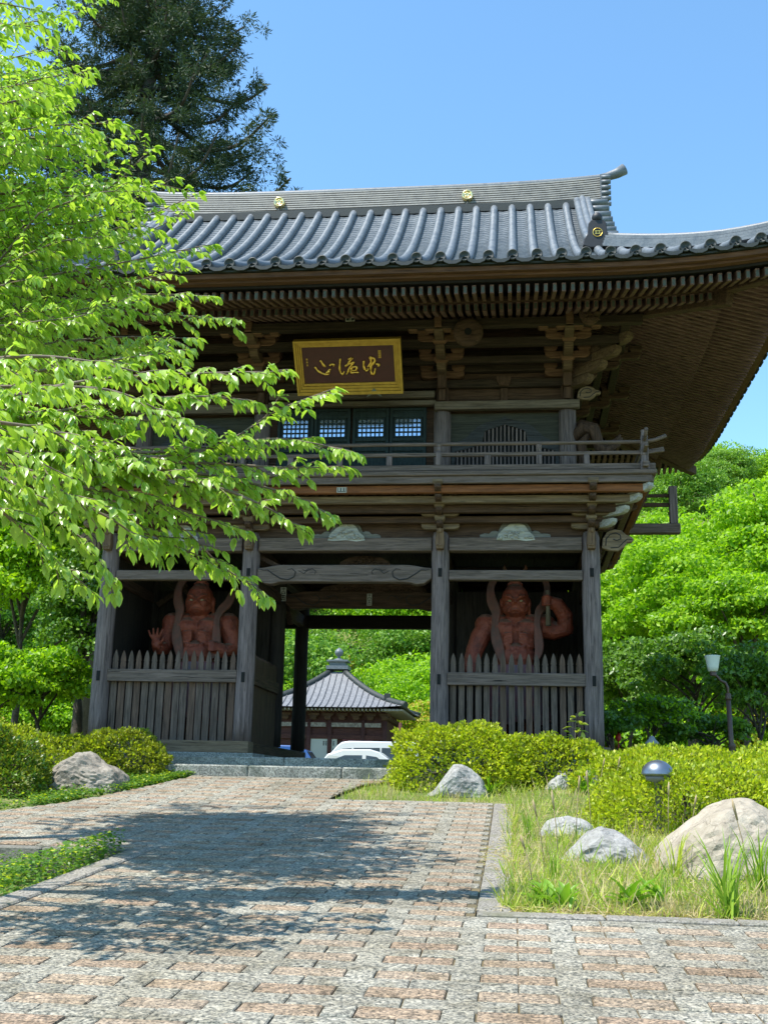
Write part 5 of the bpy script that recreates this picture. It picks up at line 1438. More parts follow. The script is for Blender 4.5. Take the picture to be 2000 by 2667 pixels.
G_GREEN = leafmat('grass_green', (.15,.28,.02), (.36,.50,.06), .4, .5, .35, 3)
G_YEL = leafmat('grass_yellow_green', (.34,.42,.05), (.58,.60,.13), .4, .55, .3, 3)
G_STRAW = leafmat('grass_straw', (.42,.33,.16), (.62,.52,.30), .3, .7, .2, 3)
L_WEED = leafmat('weed_leaf', (.13,.27,.02), (.24,.42,.04), .4, .4, .45, 4)
L_COVER = leafmat('ground_cover_leaf', (.06,.16,.02), (.17,.30,.045), .35, .45, .4, 3)

def catmull(pts, k=6):
    pts = [Vector(p_) for p_ in pts]; L_ = len(pts); Q = []
    for i in range(L_-1):
        p0, p1, p2, p3 = pts[max(0, i-1)], pts[i], pts[i+1], pts[min(L_-1, i+2)]
        for j in range(k):
            t = j/k; Q.append(.5*((2*p1)+(p2-p0)*t+(2*p0-5*p1+4*p2-p3)*t*t+(3*p1-p0-3*p2+p3)*t**3))
    Q.append(pts[-1]); return Q

# ---- the cherry tree that leans in from the left
def cherry():
    root = Vector((-4.2, -9.4, G(-4.2, -9.4)))
    T = thing('cherry_tree', 'leafy green cherry tree whose branches reach across the gate from the left', 'tree', root)
    fork = root+Vector((.15, .1, 2.3)); b = MB()
    b.tube(catmull([root-Vector((0,0,.2)), root+Vector((.05,.05,1.1)), fork]), [.24-.005*i for i in range(13)], 14)
    b.build('trunk', BARK, T)
    limbs = [catmull([fork-Vector((0,0,.3)), fork+Vector((-.4,.5,1.3)), Vector((-3.8,-8.6,3.6)), Vector((-3.6,-8.4,5.6)), Vector((-3.5,-8.2,7.2))]),
             catmull([fork-Vector((0,0,.3)), Vector((-3.3,-10.2,1.6)), Vector((-2.3,-11.0,1.5))]), catmull([fork, Vector((-3.0,-9.2,2.2)), Vector((-2.4,-9.3,2.6))]),
             catmull([fork-Vector((0,0,.4)), Vector((-3.2,-10.8,.9)), Vector((-2.2,-11.4,.7))])]
    b = MB()
    for l_ in limbs: b.tube(l_, [.13-.09*i/len(l_) for i in range(len(l_))], 10)
    pos, dr, nr, LL = [], [], [], []
    def nearest(p):
        best = None
        for l_ in limbs:
            for q in l_:
                d = (q-p).length
                if best is None or d < best[0]: best = (d, q)
        return best[1]
    def put(p, d, side, s=1.0):
        dd = d*.45+side*.62+Vector((0, 0, -.50+R.uniform(-.3, .25)))+Vector((R.uniform(-.3,.3), R.uniform(-.3,.3), 0))
        n = Vector((R.uniform(-.5,.5), R.uniform(-.5,.5), 1.0)) + side*.3
        pos.append(p); dr.append(dd); nr.append(n); LL.append((R.uniform(.070, .118) if R.random() < .75 else R.uniform(.04, .075))*s)
    def twig(p, d, L_, s, mb):
        pts = [p]; q = p.copy(); dd = d.normalized(); n = max(3, int(L_/.040))
        for i in range(n):
            dd = (dd+Vector((R.uniform(-.10,.10), R.uniform(-.10,.10), R.uniform(-.08,.05)-.025))).normalized(); q = q+dd*(L_/n); pts.append(q.copy())
            side = dd.cross(Vector((0,0,1))).normalized()*(1 if i % 2 else -1)
            put(q, dd, side, s*(.75+.35*i/n))
            if R.random() < .7: put(q, dd, -side, s*.85)
        for j in range(3): put(q, dd, dd*1.0+Vector((R.uniform(-.4,.4), R.uniform(-.4,.4), R.uniform(-.2,.1))), s)
        mb.tube(pts[::2]+([pts[-1]] if len(pts) % 2 == 0 else []), [.0042-.002*i/len(pts) for i in range(len(pts[::2])+(1 if len(pts) % 2 == 0 else 0))], 5, cap=False)
    def branch(pl, r0=.03, step=.13, tl=(.22, .50), bare=.12, s=1.0):
        P = catmull([at(*q) for q in pl], 8); P0 = nearest(P[0]); Pn = catmull([P0, (P0+P[0])/2+Vector((0,0,.12)), P[0]], 4)[:-1]+P
        b.tube(Pn, [r0*(1-.86*i/len(Pn)) for i in range(len(Pn))], 7, cap=False)
        tot = 0; sd = 1; P = Pn[len(Pn)//6:]; bare = 0
        L_ = sum((P[i+1]-P[i]).length for i in range(len(P)-1)); run = 0; nxt = L_*bare
        for i in range(len(P)-1):
            a, c = P[i], P[i+1]; seg = (c-a).length; d = (c-a).normalized()
            while nxt < run+seg:
                p = a+d*(nxt-run); f = nxt/L_; sd = -sd
                side = d.cross(Vector((0,0,1))).normalized()*sd
                td = d*R.uniform(.5, 1.0)+side*R.uniform(.3, 1.0)+Vector((0,0,R.uniform(-.45,.40)))
                twig(p, td, R.uniform(*tl)*(1.1-.5*f), s, b); put(p, d, side, s)
                nxt += step*R.uniform(.6, 1.4)
            run += seg
        twig(P[-1], (P[-1]-P[-2]).normalized(), R.uniform(.06, .11), s, b)
    U = -8.6
    up = [[(-150,40),(0,60),(110,70)],[(-150,-20),(20,10),(120,30)],[(-150,220),(0,210),(100,200)],[(-150,90),(60,60),(225,25)],[(-150,20),(60,-30),(270,-20)],[(-150,190),(30,150),(150,120)],[(-150,290),(80,210),(215,190)],[(-150,380),(100,330),(285,320)],[(-150,460),(60,420),(240,400)],
          [(-150,560),(150,470),(330,360)],[(-150,610),(200,540),(380,400)],[(-150,640),(200,580),(440,470)],[(-150,680),(250,610),(500,510)],[(-150,720),(260,650),(470,560)],[(-150,760),(280,690),(525,640)],
          [(-150,800),(260,750),(470,700)],[(-150,830),(300,770),(540,770)],[(-150,880),(300,820),(600,830)],[(-150,930),(250,880),(480,880)],[(-150,960),(200,900),(470,930)],[(-150,120),(-30,80),(90,40)],[(-150,320),(0,270),(120,250)],[(-150,520),(20,500),(160,470)]]
    for pl in up:
        Y = U+R.uniform(-1.3, 1.3)
        branch([(x, y, Y+R.uniform(-.25,.25)) for x, y in pl], .017, .085, (.18, .38))
    for _ in range(84):   # fill of the crown
        yy = R.uniform(100, 960); xr = np.interp(yy, [0, 150, 350, 520, 700, 850, 960], [190, 190, 300, 420, 470, 500, 420])
        x = R.uniform(-40, xr*.92); Y = U+R.uniform(-1.7, 1.9)
        branch([(x-260, yy+R.uniform(20, 90), Y+.1), (x-110, yy+R.uniform(0, 40), Y), (x, yy, Y+R.uniform(-.2,.2))], .012, .075, (.18, .40))
    Lo = -10.7
    low = [[(-200,960,-12.0),(55,928,-12.0),(237,941,-12.0),(383,975,-11.9)],[(-200,1010,-11.8),(91,1007,-11.7),(301,1019,-11.6),(475,1102,-11.5)],
           [(-100,1060,-11),(228,991,-10.8),(515,972,-10.6),(725,967,-10.5)],[(-100,1120,-10.9),(273,1050,-10.8),(515,1032,-10.7),(645,1042,-10.6)],
           [(-100,1180,-11),(182,1173,-10.9),(410,1189,-10.7),(575,1157,-10.6),(715,1072,-10.5),(840,1022,-10.4)],[(273,1180,-10.8),(515,1172,-10.6),(715,1142,-10.5),(905,1172,-10.4)],
           [(319,1203,-10.8),(555,1207,-10.6),(735,1217,-10.5),(880,1217,-10.4)],[(364,1216,-10.8),(575,1242,-10.6),(735,1282,-10.5),(835,1327,-10.4)],[(383,1225,-10.8),(575,1272,-10.7),(695,1322,-10.6),(770,1367,-10.5)],
           [(-200,1080,-12.6),(0,1100,-12.5),(137,1125,-12.4),(237,1191,-12.3)],[(-200,1180,-12.2),(55,1218,-12),(182,1293,-11.9),(301,1359,-11.8),(364,1406,-11.7)],
           [(91,1237,-11),(301,1289,-10.7),(455,1362,-10.4),(575,1472,-10.2),(670,1532,-10.1)],[(137,1255,-11),(364,1296,-10.7),(515,1342,-10.5),(625,1377,-10.3)],[(137,1285,-10.9),(319,1348,-10.6),(437,1413,-10.4),(555,1462,-10.2)],
           [(0,1240,-11.4),(137,1335,-11.2),(237,1431,-11.0),(292,1509,-10.9)],[(-200,1230,-11.8),(0,1330,-11.6),(110,1426,-11.4),(219,1522,-11.2)],[(-100,1060,-10.9),(182,1083,-10.8),(383,1095,-10.7),(515,1112,-10.6)],
           [(-200,1130,-12.3),(19,1170,-12.2),(146,1225,-12.1)],[(91,1147,-10.9),(319,1218,-10.7),(475,1272,-10.5),(595,1302,-10.4)],[(-100,1090,-10.6),(137,1125,-10.4),(301,1159,-10.2),(437,1183,-10.0)],[(46,1289,-10.9),(201,1313,-10.7),(364,1386,-10.5),(475,1402,-10.4)],[(-100,1000,-10.4),(182,953,-10.2),(383,925,-10.0),(455,912,-10.0)]]
    for pl in low: branch(pl, .019, .068, (.14, .36), .08, 1.0)
    b.build('branches', BARK_L, T)
    K = len(pos); mats = [L_CHERRY]
    leaves('foliage', T_LEAF, np.array(pos), np.array(dr), np.array(nr), np.array(LL), NR.uniform(.82, 1.1, K), mats, T, smooth=False)
    print('cherry leaves', K)
cherry()

# ---- broadleaf trees
def crown_pts(c, rx, ry, rz, nl, per, lobe=(.30, .45), flat_=.62):
    """leaf points on many overlapping flattened lobes spread through the crown"""
    P, Nn = [], []
    for i in range(nl):
        d = NR.normal(size=3); d /= np.linalg.norm(d); d[2] = d[2] if d[2] > -.55 else -d[2]*.6
        k_ = NR.uniform(.45, .92); q = np.array(c)+d*np.array([rx, ry, rz])*k_
        r_ = NR.uniform(*lobe)*min(rx, rz)
        u = NR.normal(size=(per, 3)); u = unit(u); u[:, 2] = np.where(u[:, 2] < -.25, -u[:, 2], u[:, 2])
        rr = NR.uniform(.72, 1.04, size=(per, 1))
        P.append(q+u*rr*np.array([r_*1.15, r_*1.15, r_*flat_])); Nn.append(u*np.array([.6, .6, 1.0]))
    return np.concatenate(P), np.concatenate(Nn)
def tree(name, label, base, cz, rx, ry, rz, nl, per, L_, mats, group=None, trunk=.16, cat='tree', T=T_DIA, W=1.0, droop=.35, frac=None, lobe=(.30, .45)):
    t = thing(name, label, cat, base, group); base = Vector(base); c = Vector((base.x, base.y, cz))
    b = MB(); b.tube(catmull([base-Vector((0,0,.3)), base+Vector((R.uniform(-.1,.1), 0, (cz-base.z)*.4)), base+Vector((R.uniform(-.2,.2), 0, (cz-base.z)*.75)), c]), [trunk*(1-.06*i) if i < 12 else trunk*.3 for i in range(19)], 9)
    for i in range(9):
        a = i*2.4+R.random(); z = base.z+(cz-base.z)*R.uniform(.55, .95); e = c+Vector((math.cos(a)*rx*.7, math.sin(a)*ry*.7, rz*R.uniform(-.2,.7)))
        s0 = Vector((base.x, base.y, z)); b.tube(catmull([s0, (s0+e)/2+Vector((0,0,.15*rz)), e], 4), [trunk*.42*(1-.09*k_) for k_ in range(9)], 6)
    b.build('trunk', BARK, t)
    P, Nn = crown_pts(c, rx, ry, rz, nl, per, lobe); K = len(P)
    d = rdir(K); d[:, 2] -= droop; n = Nn+NR.normal(size=(K, 3))*.45
    mi = None
    if frac is not None: mi = (NR.random(K) < frac).astype(int)
    leaves('crown', T, P, d, n, NR.uniform(.7, 1.25, K)*L_, W, mats, t, mi); return t
A = at(2050, 1490, 19)
tree('maple_tree', 'tall bright green maple rising above the others at the right edge', (A.x, 19, -.6), A.z-.2, 4.4, 4.0, 3.6, 120, 420, .165, [L_MAPLE, L_MID], 'maples right of the gate', .2, frac=.12, lobe=(.20,.32))
A = at(1790, 1600, 17); tree('maple_tree', 'bright green maple between the gate roof corner and the tall maple', (A.x, 17, -.6), A.z, 2.7, 2.5, 2.3, 70, 380, .155, [L_MAPLE, L_MID], 'maples right of the gate', .15, frac=.15, lobe=(.24,.36))
A = at(1590, 1650, 20); tree('maple_tree', 'rounded bright maple directly behind the right corner pillar', (A.x, 20, -.6), A.z, 2.6, 2.3, 2.3, 64, 380, .16, [L_MAPLE, L_MID], 'maples right of the gate', .13, frac=.2, lobe=(.24,.36))
A = at(1930, 1640, 14); tree('maple_tree', 'spreading bright maple behind the white lamp shade', (A.x, 14, -.6), A.z, 2.6, 2.2, 1.5, 60, 380, .145, [L_MAPLE, L_MID], 'maples right of the gate', .13, frac=.25)
A = at(1640, 1770, 12); tree('evergreen_shrub', 'dark glossy shrub close behind the right corner pillar', (A.x, 12, -.6), A.z-.1, 1.4, 1.2, 1.2, 50, 180, .14, [L_MID, L_DARK], 'evergreen shrubs right of the gate', .07, 'shrub', frac=.45)
A = at(1810, 1760, 10); tree('evergreen_shrub', 'large dark evergreen shrub behind the lamp post pole', (A.x, 10, -.6), A.z-.1, 1.8, 1.4, 1.2, 60, 190, .125, [L_MID, L_DARK], 'evergreen shrubs right of the gate', .08, 'shrub', frac=.6)
A = at(1970, 1800, 7.5); tree('evergreen_shrub', 'dark evergreen shrub at the right frame edge below the maples', (A.x, 7.5, -.6), A.z-.1, 1.3, 1.1, 1.1, 45, 180, .11, [L_MID, L_DARK], 'evergreen shrubs right of the gate', .07, 'shrub', frac=.7)
A = at(1700, 1860, 3.8); tree('evergreen_shrub', 'small bright-topped shrub left of the lamp post foot', (A.x, 3.8, -.6), A.z-.1, .75, .7, .50, 30, 150, .09, [L_MAPLE, L_DARK], 'evergreen shrubs right of the gate', .05, 'shrub', frac=.5)
A = at(1850, 1890, 4.2); tree('evergreen_shrub', 'low dark shrub right around the lamp post foot', (A.x, 4.2, -.6), A.z-.15, 1.1, .8, .42, 30, 160, .09, [L_MID, L_DARK], 'evergreen shrubs right of the gate', .05, 'shrub', frac=.6)
A = at(1590, 1880, 3.4); tree('evergreen_shrub', 'low mixed shrub beside the foot of the right corner pillar', (A.x, 3.4, -.6), A.z-.15, .7, .7, .45, 26, 150, .085, [L_MID, L_DARK], 'evergreen shrubs right of the gate', .05, 'shrub', frac=.5)
# left of the gate
A = at(215, 1640, 4.0); tree('ivy_tree', 'tree trunk thick with dark ivy standing left of the gate', (A.x, 4.0, -.6), A.z, .75, .75, 1.9, 60, 170, .10, [L_MID, L_DARK], None, .16, frac=.45, lobe=(.45,.6))
A = at(70, 1470, 5.0); tree('broadleaf_tree', 'mid green tree behind the lower cherry branches at the left edge', (A.x, 5.0, -.6), A.z, 1.9, 1.6, 2.3, 90, 260, .12, [L_MAPLE, L_MID], None, .10, frac=.25, lobe=(.24,.36))
A = at(40, 1180, 9.0); tree('broadleaf_tree', 'taller dim green tree far left behind the cherry tree', (A.x, 9.0, -.6), A.z, 2.4, 2.2, 2.4, 80, 190, .17, [L_MAPLE, L_MID], None, .18, frac=.5)
A = at(110, 1790, 1.6); tree('maple_shrub', 'low yellow-green maple shrub left of the left corner pillar', (A.x, 1.6, -.55), A.z+.05, 1.15, 1.0, .75, 55, 210, .095, [L_MAPLE, L_MID], None, .06, 'shrub', frac=.2)
A = at(-40, 1800, .6); tree('maple_shrub', 'bright shrub cut by the left frame edge', (A.x, .6, -.55), A.z, 1.0, 1.0, .75, 45, 200, .095, [L_MAPLE, L_MID], None, .06, 'shrub', frac=.3)

# ---- cedar
def cedar():
    Y = 13.0; B = at(330, 900, Y); base = Vector((B.x, Y, -.6))
    T = thing('cedar_tree', 'huge dark cedar with drooping limbs towering behind the left end of the roof', 'tree', base)
    top = 26.0; b = MB(); b.tube([base, Vector((B.x, Y, 8)), Vector((B.x+.05, Y, 16)), Vector((B.x, Y, top))], [.55, .44, .34, .12], 14); b.build('trunk', BARK, T)
    P, D, Nn, LL = [], [], [], []; lb = MB()
    for i in range(125):
        z = 7.5+(i/120)*17.5+R.uniform(-.2,.2); a = i*2.39996; L_ = R.uniform(3.2, 5.6)*(1-max(0, (z-17)/16)); dirv = Vector((math.cos(a), math.sin(a)*.8, 0))
        if dirv.x > .35: L_ *= 1.15
        s0 = Vector((B.x, Y, z)); pts = catmull([s0, s0+dirv*L_*.4+Vector((0,0,-.15*L_)), s0+dirv*L_*.75+Vector((0,0,-.20*L_)), s0+dirv*L_+Vector((0,0,-.05*L_+R.uniform(0,.4)))], 5)
        lb.tube(pts, [.10*(1-.05*k_) for k_ in range(len(pts))], 6, cap=False)
        for j in range(4, len(pts)):
            for q in range(3 if j < len(pts)-2 else 2):
                cc = pts[j]+Vector((R.gauss(0,.38), R.gauss(0,.38), R.gauss(-.05,.30))); n = 62 if R.random() < .8 else 30; sz = R.uniform(.16, .34)
                u = rdir(n, .1); P.append(np.array(cc)+u*NR.uniform(.1,.9,size=(n,1))*sz*np.array([1,1,.75])); dd = u+np.array([dirv.x*.4, dirv.y*.4, -.1])+NR.normal(size=(n,3))*.35
                D.append(dd); Nn.append(NR.normal(size=(n,3))+np.array([0,0,.6])); LL.append(NR.uniform(.10,.20,n))
    lb.build('limbs', BARK, T)
    leaves('crown', T_DIA, np.concatenate(P), np.concatenate(D), np.concatenate(Nn), np.concatenate(LL), .40, [L_CEDAR], T)
    print('cedar', sum(len(x) for x in P))
cedar()

# ---- woods on the slope behind: three kinds, copied
def proto(name, label, base, h, r, mats, L_, nl, per, group, frac=.2):
    return tree(name, label, base, base[2]+h*.5, r*1.1, r*1.1, h*.5, nl, per, L_, mats, group, .22, frac=frac, lobe=(.28,.42))
WG = 'trees on the slope behind the hall'
spots = []
for Y, n, j in ((56, 16, 2.4), (62, 16, 2.4), (69, 16, 3), (78, 17, 3), (90, 18, 4), (105, 18, 5), (124, 18, 6), (146, 18, 7)):
    xa, xb = at(-350, 1500, Y).x, at(2150, 1500, Y).x
    for i in range(n): spots.append((xa+(xb-xa)*(i+.5)/n+R.uniform(-j, j)*.5, Y+R.uniform(-j, j)*.6))
pr_ = [proto('forest_tree', 'bright green leafy tree on the wooded slope', (spots[0][0], spots[0][1], G(*spots[0])), 8.5, 3.6, [L_MAPLE, L_MID], .27, 70, 240, WG),
       proto('forest_tree', 'mid green leafy tree on the wooded slope', (spots[1][0], spots[1][1], G(*spots[1])), 9.5, 3.8, [L_MID, L_HILL], .27, 70, 240, WG, .5),
       proto('forest_tree', 'rusty orange leaved tree on the wooded slope', (spots[2][0], spots[2][1], G(*spots[2])), 6.5, 3.0, [L_RUST, L_MAPLE], .24, 60, 220, WG, .4)]
for i, (x, y) in enumerate(spots[3:]):
    k_ = R.choices([0, 1, 2], [.62, .28, .10] if y < 80 else [.4, .5, .1])[0]
    dup(pr_[k_], (x, y, G(x, y)-.2), R.uniform(0, 6.28), R.uniform(.8, 1.2)*(1+max(0, y-90)*.003))
for x, y, k_ in ((at(1010, 1800, 52).x, 52.0, 2), (at(1080, 1800, 51).x, 51.0, 2), (at(945, 1800, 53).x, 53.0, 2), (hc.x+2.6, 53.5, 0), (hc.x-3.5, 53, 0), (hc.x+11.5, 54, 0), (hc.x-8, 52, 0)):
    dup(pr_[k_], (x, y, -.6), R.uniform(0, 6.28), .78)
# ---------------------------------------------------------------- clipped shrubs
def bush(label, c, rx, ry, rz, n, L_, mats, frac=.25, seed=0, name='azalea_bush', group='clipped azalea bushes', cat='bush'):
    """low mound: many small leaves in a shell a few leaves thick, lumpy outline"""
    t = thing(name, label, cat, c, group); c = np.array(c, float)
    u = rdir(n, .25); u[:, 2] = np.abs(u[:, 2])*1.0-.12
    lump = np.array([noise.noise(Vector((q[0]*2.6*rx/1.0, q[1]*2.6*ry, q[2]*2.6*rz+seed)))*.24+noise.noise(Vector((q[0]*7*rx, q[1]*7*ry, q[2]*7+seed)))*.13 for q in u])[:, None]
    depth = 1-np.abs(NR.normal(size=(n, 1)))*.085
    sup = (np.abs(u[:, 0:1])**2.6+np.abs(u[:, 1:2])**2.6+np.abs(u[:, 2:3])**2.6)**(-1/2.6)
    P = c+u*sup*(1+lump)*depth*np.array([rx, ry, rz])
    d = unit(u*np.array([1/rx, 1/ry, 1/rz]))+NR.normal(size=(n, 3))*.55; d[:, 2] += .25
    nn = u+NR.normal(size=(n, 3))*.7; nn[:, 2] += .3
    leaves('foliage', T_DIA, P, d, nn, NR.uniform(.65, 1.3, n)*L_, 1.1, mats, t, (NR.random(n) < frac).astype(int))
    b = MB(); C = Vector(c)
    for i in range(26):
        a = R.uniform(0, 6.28); k_ = R.uniform(.3, .88); e = C+Vector((math.cos(a)*rx*k_, math.sin(a)*ry*k_, rz*R.uniform(.25,.75)*(1.1-k_*.5)))
        b.tube(catmull([C+Vector((math.cos(a)*rx*k_*.5, math.sin(a)*ry*k_*.5, -.1)), (C+e)/2+Vector((0,0,.1*rz)), e], 3), [.014,.013,.012,.010,.009,.008,.006], 5)
    b.build('stems', BARK, t); return t
bush('round bright azalea bush in front of the right bay of the gate', (2.05, -1.75, -.68), 1.05, .62, .86, 17000, .052, [L_AZ, L_AZD], .22, 1)
bush('lower azalea bush joining the round one on its right side', (3.35, -1.45, -.64), 1.0, .6, .72, 13000, .052, [L_AZ, L_AZD], .35, 5)
bush('broad yellow-green azalea bush behind the tan boulder', (4.62, -5.3, -1.02), 1.05, .8, .66, 17000, .046, [L_AZ, L_AZD], .22, 9)
bush('yellow-green azalea bush running out of the frame on the right', (6.2, -4.6, -.95), 1.0, .9, .64, 12000, .048, [L_AZ, L_AZD], .15, 13)
bush('long low azalea bush between the garden lamp and the shrubs behind', (4.9, -2.2, -.70), 1.3, .9, .62, 13000, .052, [L_AZ, L_AZD], .15, 17)
bush('low azalea bush around the foot of the lamp post', (6.3, -1.6, -.65), 1.2, .9, .60, 11000, .052, [L_AZ, L_AZD], .12, 21)
bush('far strip of azalea beside the right corner pillar', (5.3, .5, -.60), 1.2, .7, .60, 8000, .06, [L_AZ, L_AZD], .2, 25)
c_ = at(305, 1985, -1.35); bush('dark olive azalea bush in the shade before the left bay', (c_.x, -1.35, -.62), .78, .5, .66, 11000, .050, [L_AZD, L_AZ], .22, 29)
c_ = at(150, 2000, -1.2); bush('azalea bush behind the rugged brown boulder', (c_.x, -1.0, -.6), .85, .6, .60, 9000, .052, [L_AZ, L_AZD], .5, 33)
c_ = at(5, 2080, -3.7); bush('dark rounded bush at the left frame edge', (c_.x-.1, -3.6, -.90), .62, .55, .80, 12000, .050, [L_DARK, L_AZD], .5, 37)
c_ = at(-60, 2000, -.6); bush('yellow-green bush behind the dark one at the left edge', (c_.x, -.4, -.55), 1.0, .6, .75, 9000, .055, [L_AZ, L_AZD], .5, 41)

# ---------------------------------------------------------------- grass, weeds and small plants
def in_bed(x, y):
    if y < -10.25 or y > -1.2: return False
    if y > -3.5: return x > path_right(y)+.05
    return x > 2.72
P, D, Nn, LL, WW, MI = [], [], [], [], [], []
cnt = 0
while cnt < 28000:
    y = -10.25+9*R.random()**1.5; x = R.uniform(.4, 7.0)
    if R.random() < .05: x = R.uniform(2.66, 2.78)
    elif not in_bed(x, y): continue
    if y > -1.2 or (x < 2.8 and y < -10.2): continue
    d1 = noise.noise((x*1.6, y*1.6, 2)); d2 = noise.noise((x*3.3, y*3.3, 7))
    if R.random() > .62+.5*d1: continue
    near = y < -8.2; h = (R.uniform(.04, .12) if R.random() < .85 else R.uniform(.12, .26))*(1+.4*d2)
    P.append((x, y, G(x, y)+.0)); D.append((R.gauss(0,.45), R.gauss(0,.45), 1)); Nn.append((R.gauss(0,1), R.gauss(0,1), .2)); LL.append(h)
    WW.append(R.uniform(.05,.09)*(.10/h)**.6); g_ = d2+R.gauss(0,.35)
    if y > -4: g_ += .1
    MI.append(2 if g_ < -.12 else (1 if g_ < .34 else 0)); cnt += 1
go = leaves('grass', T_BLADE, np.array(P), np.array(D), np.array(Nn), np.array(LL), np.array(WW), [G_GREEN, G_YEL, G_STRAW], None, MI); go['kind'] = 'stuff'
# dry litter lying flat
P, D, Nn, LL = [], [], [], []
for _ in range(9000):
    y = R.uniform(-10.35, -3.4); x = R.uniform(2.6, 7.0)
    if R.random() < .25: y = R.gauss(-10.22, .07); 
    if R.random() < .10: x = R.gauss(2.70, .05)
    if R.random() < .06: x = R.gauss(2.63, .07); y = R.gauss(-7.6, .45)
    P.append((x, y, G(max(x, 2.9), max(y, -10.3))+.012+R.random()*.02)); D.append((R.gauss(0,1), R.gauss(0,1), R.gauss(.05,.12))); Nn.append((R.gauss(0,.3), R.gauss(0,.3), 1)); LL.append(R.uniform(.05,.16))
lo_ = leaves('dry_grass_litter', T_BLADE, np.array(P), np.array(D), np.array(Nn), np.array(LL), .055, [G_STRAW, G_YEL], None, (NR.random(len(P)) < .2).astype(int)); lo_['kind'] = 'stuff'
# ground cover on the left banks
P, D, Nn, LL = [], [], [], []
while len(P) < 15000:
    if R.random() < .45:
        y = R.uniform(-7.0, -1.2); x = path_left(min(y, -1.1))-abs(R.gauss(0, .35))-.02
        if y < -6.3: continue
    elif R.random() < .6:
        y = -7.98-abs(R.gauss(0, 1.3)); x = -.66-abs(R.gauss(0, .9))
    else:
        y = R.uniform(-2.5, -.8); x = R.uniform(-4.2, -1.9)
        if x > path_left(y)-.02: continue
    if noise.noise((x*2, y*2, 5)) < -.22: continue
    h = R.uniform(.02, .11) if not (y < -7.97 and x < -.6) else R.uniform(.02, .26); P.append((x+R.gauss(0,.01), y, G(x, y)+h)); D.append((R.gauss(0,1), R.gauss(0,1), R.gauss(0,.25))); Nn.append((R.gauss(0,.35), R.gauss(0,.35), 1)); LL.append(R.uniform(.025,.055))
co = leaves('ground_cover', T_SMALL, np.array(P), np.array(D), np.array(Nn), np.array(LL), 1.5, [L_COVER, L_AZ], None, (NR.random(len(P)) < .12).astype(int)); co['kind'] = 'stuff'

def rosette(label, px, py, Y, n, L_, mats, tilt=1.0, W=.75, T=T_LEAF, name='dock_weed', group='broad-leaved weeds in the grass', cat='weed', lean=0):
    q = at(px, py, Y); z = G(q.x, Y); t = thing(name, label, cat, (q.x, Y, z), group)
    a = NR.uniform(0, 6.28, n); P = np.tile(np.array([q.x, Y, z+.01]), (n, 1))+NR.normal(size=(n,3))*np.array([.025,.025,0])
    up = NR.uniform(.35, 1.6, n)*tilt; d = np.stack([np.cos(a)+lean, np.sin(a), up], 1); nn = np.stack([-np.cos(a)*up, -np.sin(a)*up, np.ones(n)], 1)
    leaves('leaf_blades', T, P, d, nn, NR.uniform(.7, 1.15, n)*L_, W, mats, t); return t
rosette('broad-leaved weed at the left front corner of the grass bed', 1420, 2345, -9.9, 12, .19, [L_WEED])
rosette('upright leafy weed just right of the front corner weed', 1470, 2380, -10.1, 14, .20, [L_WEED], 1.3, .6)
rosette('pale jagged weed spreading in the middle of the grass edge', 1640, 2360, -10.0, 18, .21, [L_WEED, ], 1.1, .6)
rosette('small leafy weed right of the pale jagged weed', 1720, 2370, -9.9, 9, .17, [L_WEED], 1.5, .5)
rosette('thick clump of long grass blades at the right end of the kerb', 1905, 2420, -10.2, 40, .55, [G_GREEN], 2.6, .030, T_BLADE, 'grass_tuft', 'tall grass tufts in the bed', 'grass tuft', -.5)
rosette('tall grass clump in front of the tan boulder at the right edge', 1985, 2360, -9.4, 34, .50, [G_GREEN], 2.8, .030, T_BLADE, 'grass_tuft', 'tall grass tufts in the bed', 'grass tuft')
rosette('upright grass clump beside the kerb stones at the bed corner', 1378, 2185, -6.3, 26, .36, [G_GREEN], 4, .032, T_BLADE, 'grass_tuft', 'tall grass tufts in the bed', 'grass tuft')
rosette('thin grass clump growing left of the long grey rock', 1440, 2290, -8.9, 22, .32, [G_GREEN], 3.5, .032, T_BLADE, 'grass_tuft', 'tall grass tufts in the bed', 'grass tuft')
rosette('loose grass clump before the gap between the two big rocks', 1760, 2290, -8.7, 26, .38, [G_YEL], 2.6, .034, T_BLADE, 'grass_tuft', 'tall grass tufts in the bed', 'grass tuft')
rosette('dark green strap-leaved plant between the small rocks', 1522, 2035, -2.6, 24, .42, [L_MID], 1.4, .09, T_BLADE, 'strap_leaf_plant', None, 'plant')
rosette('arching strap-leaved plant right of the pointed rock', 1275, 2060, -2.35, 22, .40, [L_MID], .9, .08, T_BLADE, 'strap_leaf_plant', None, 'plant')
rosette('small spiky green plant on the retaining wall at the left edge', 35, 2215, -8.1, 20, .24, [G_YEL], 1.2, .12, T_BLADE, 'spiky_plant', None, 'plant')
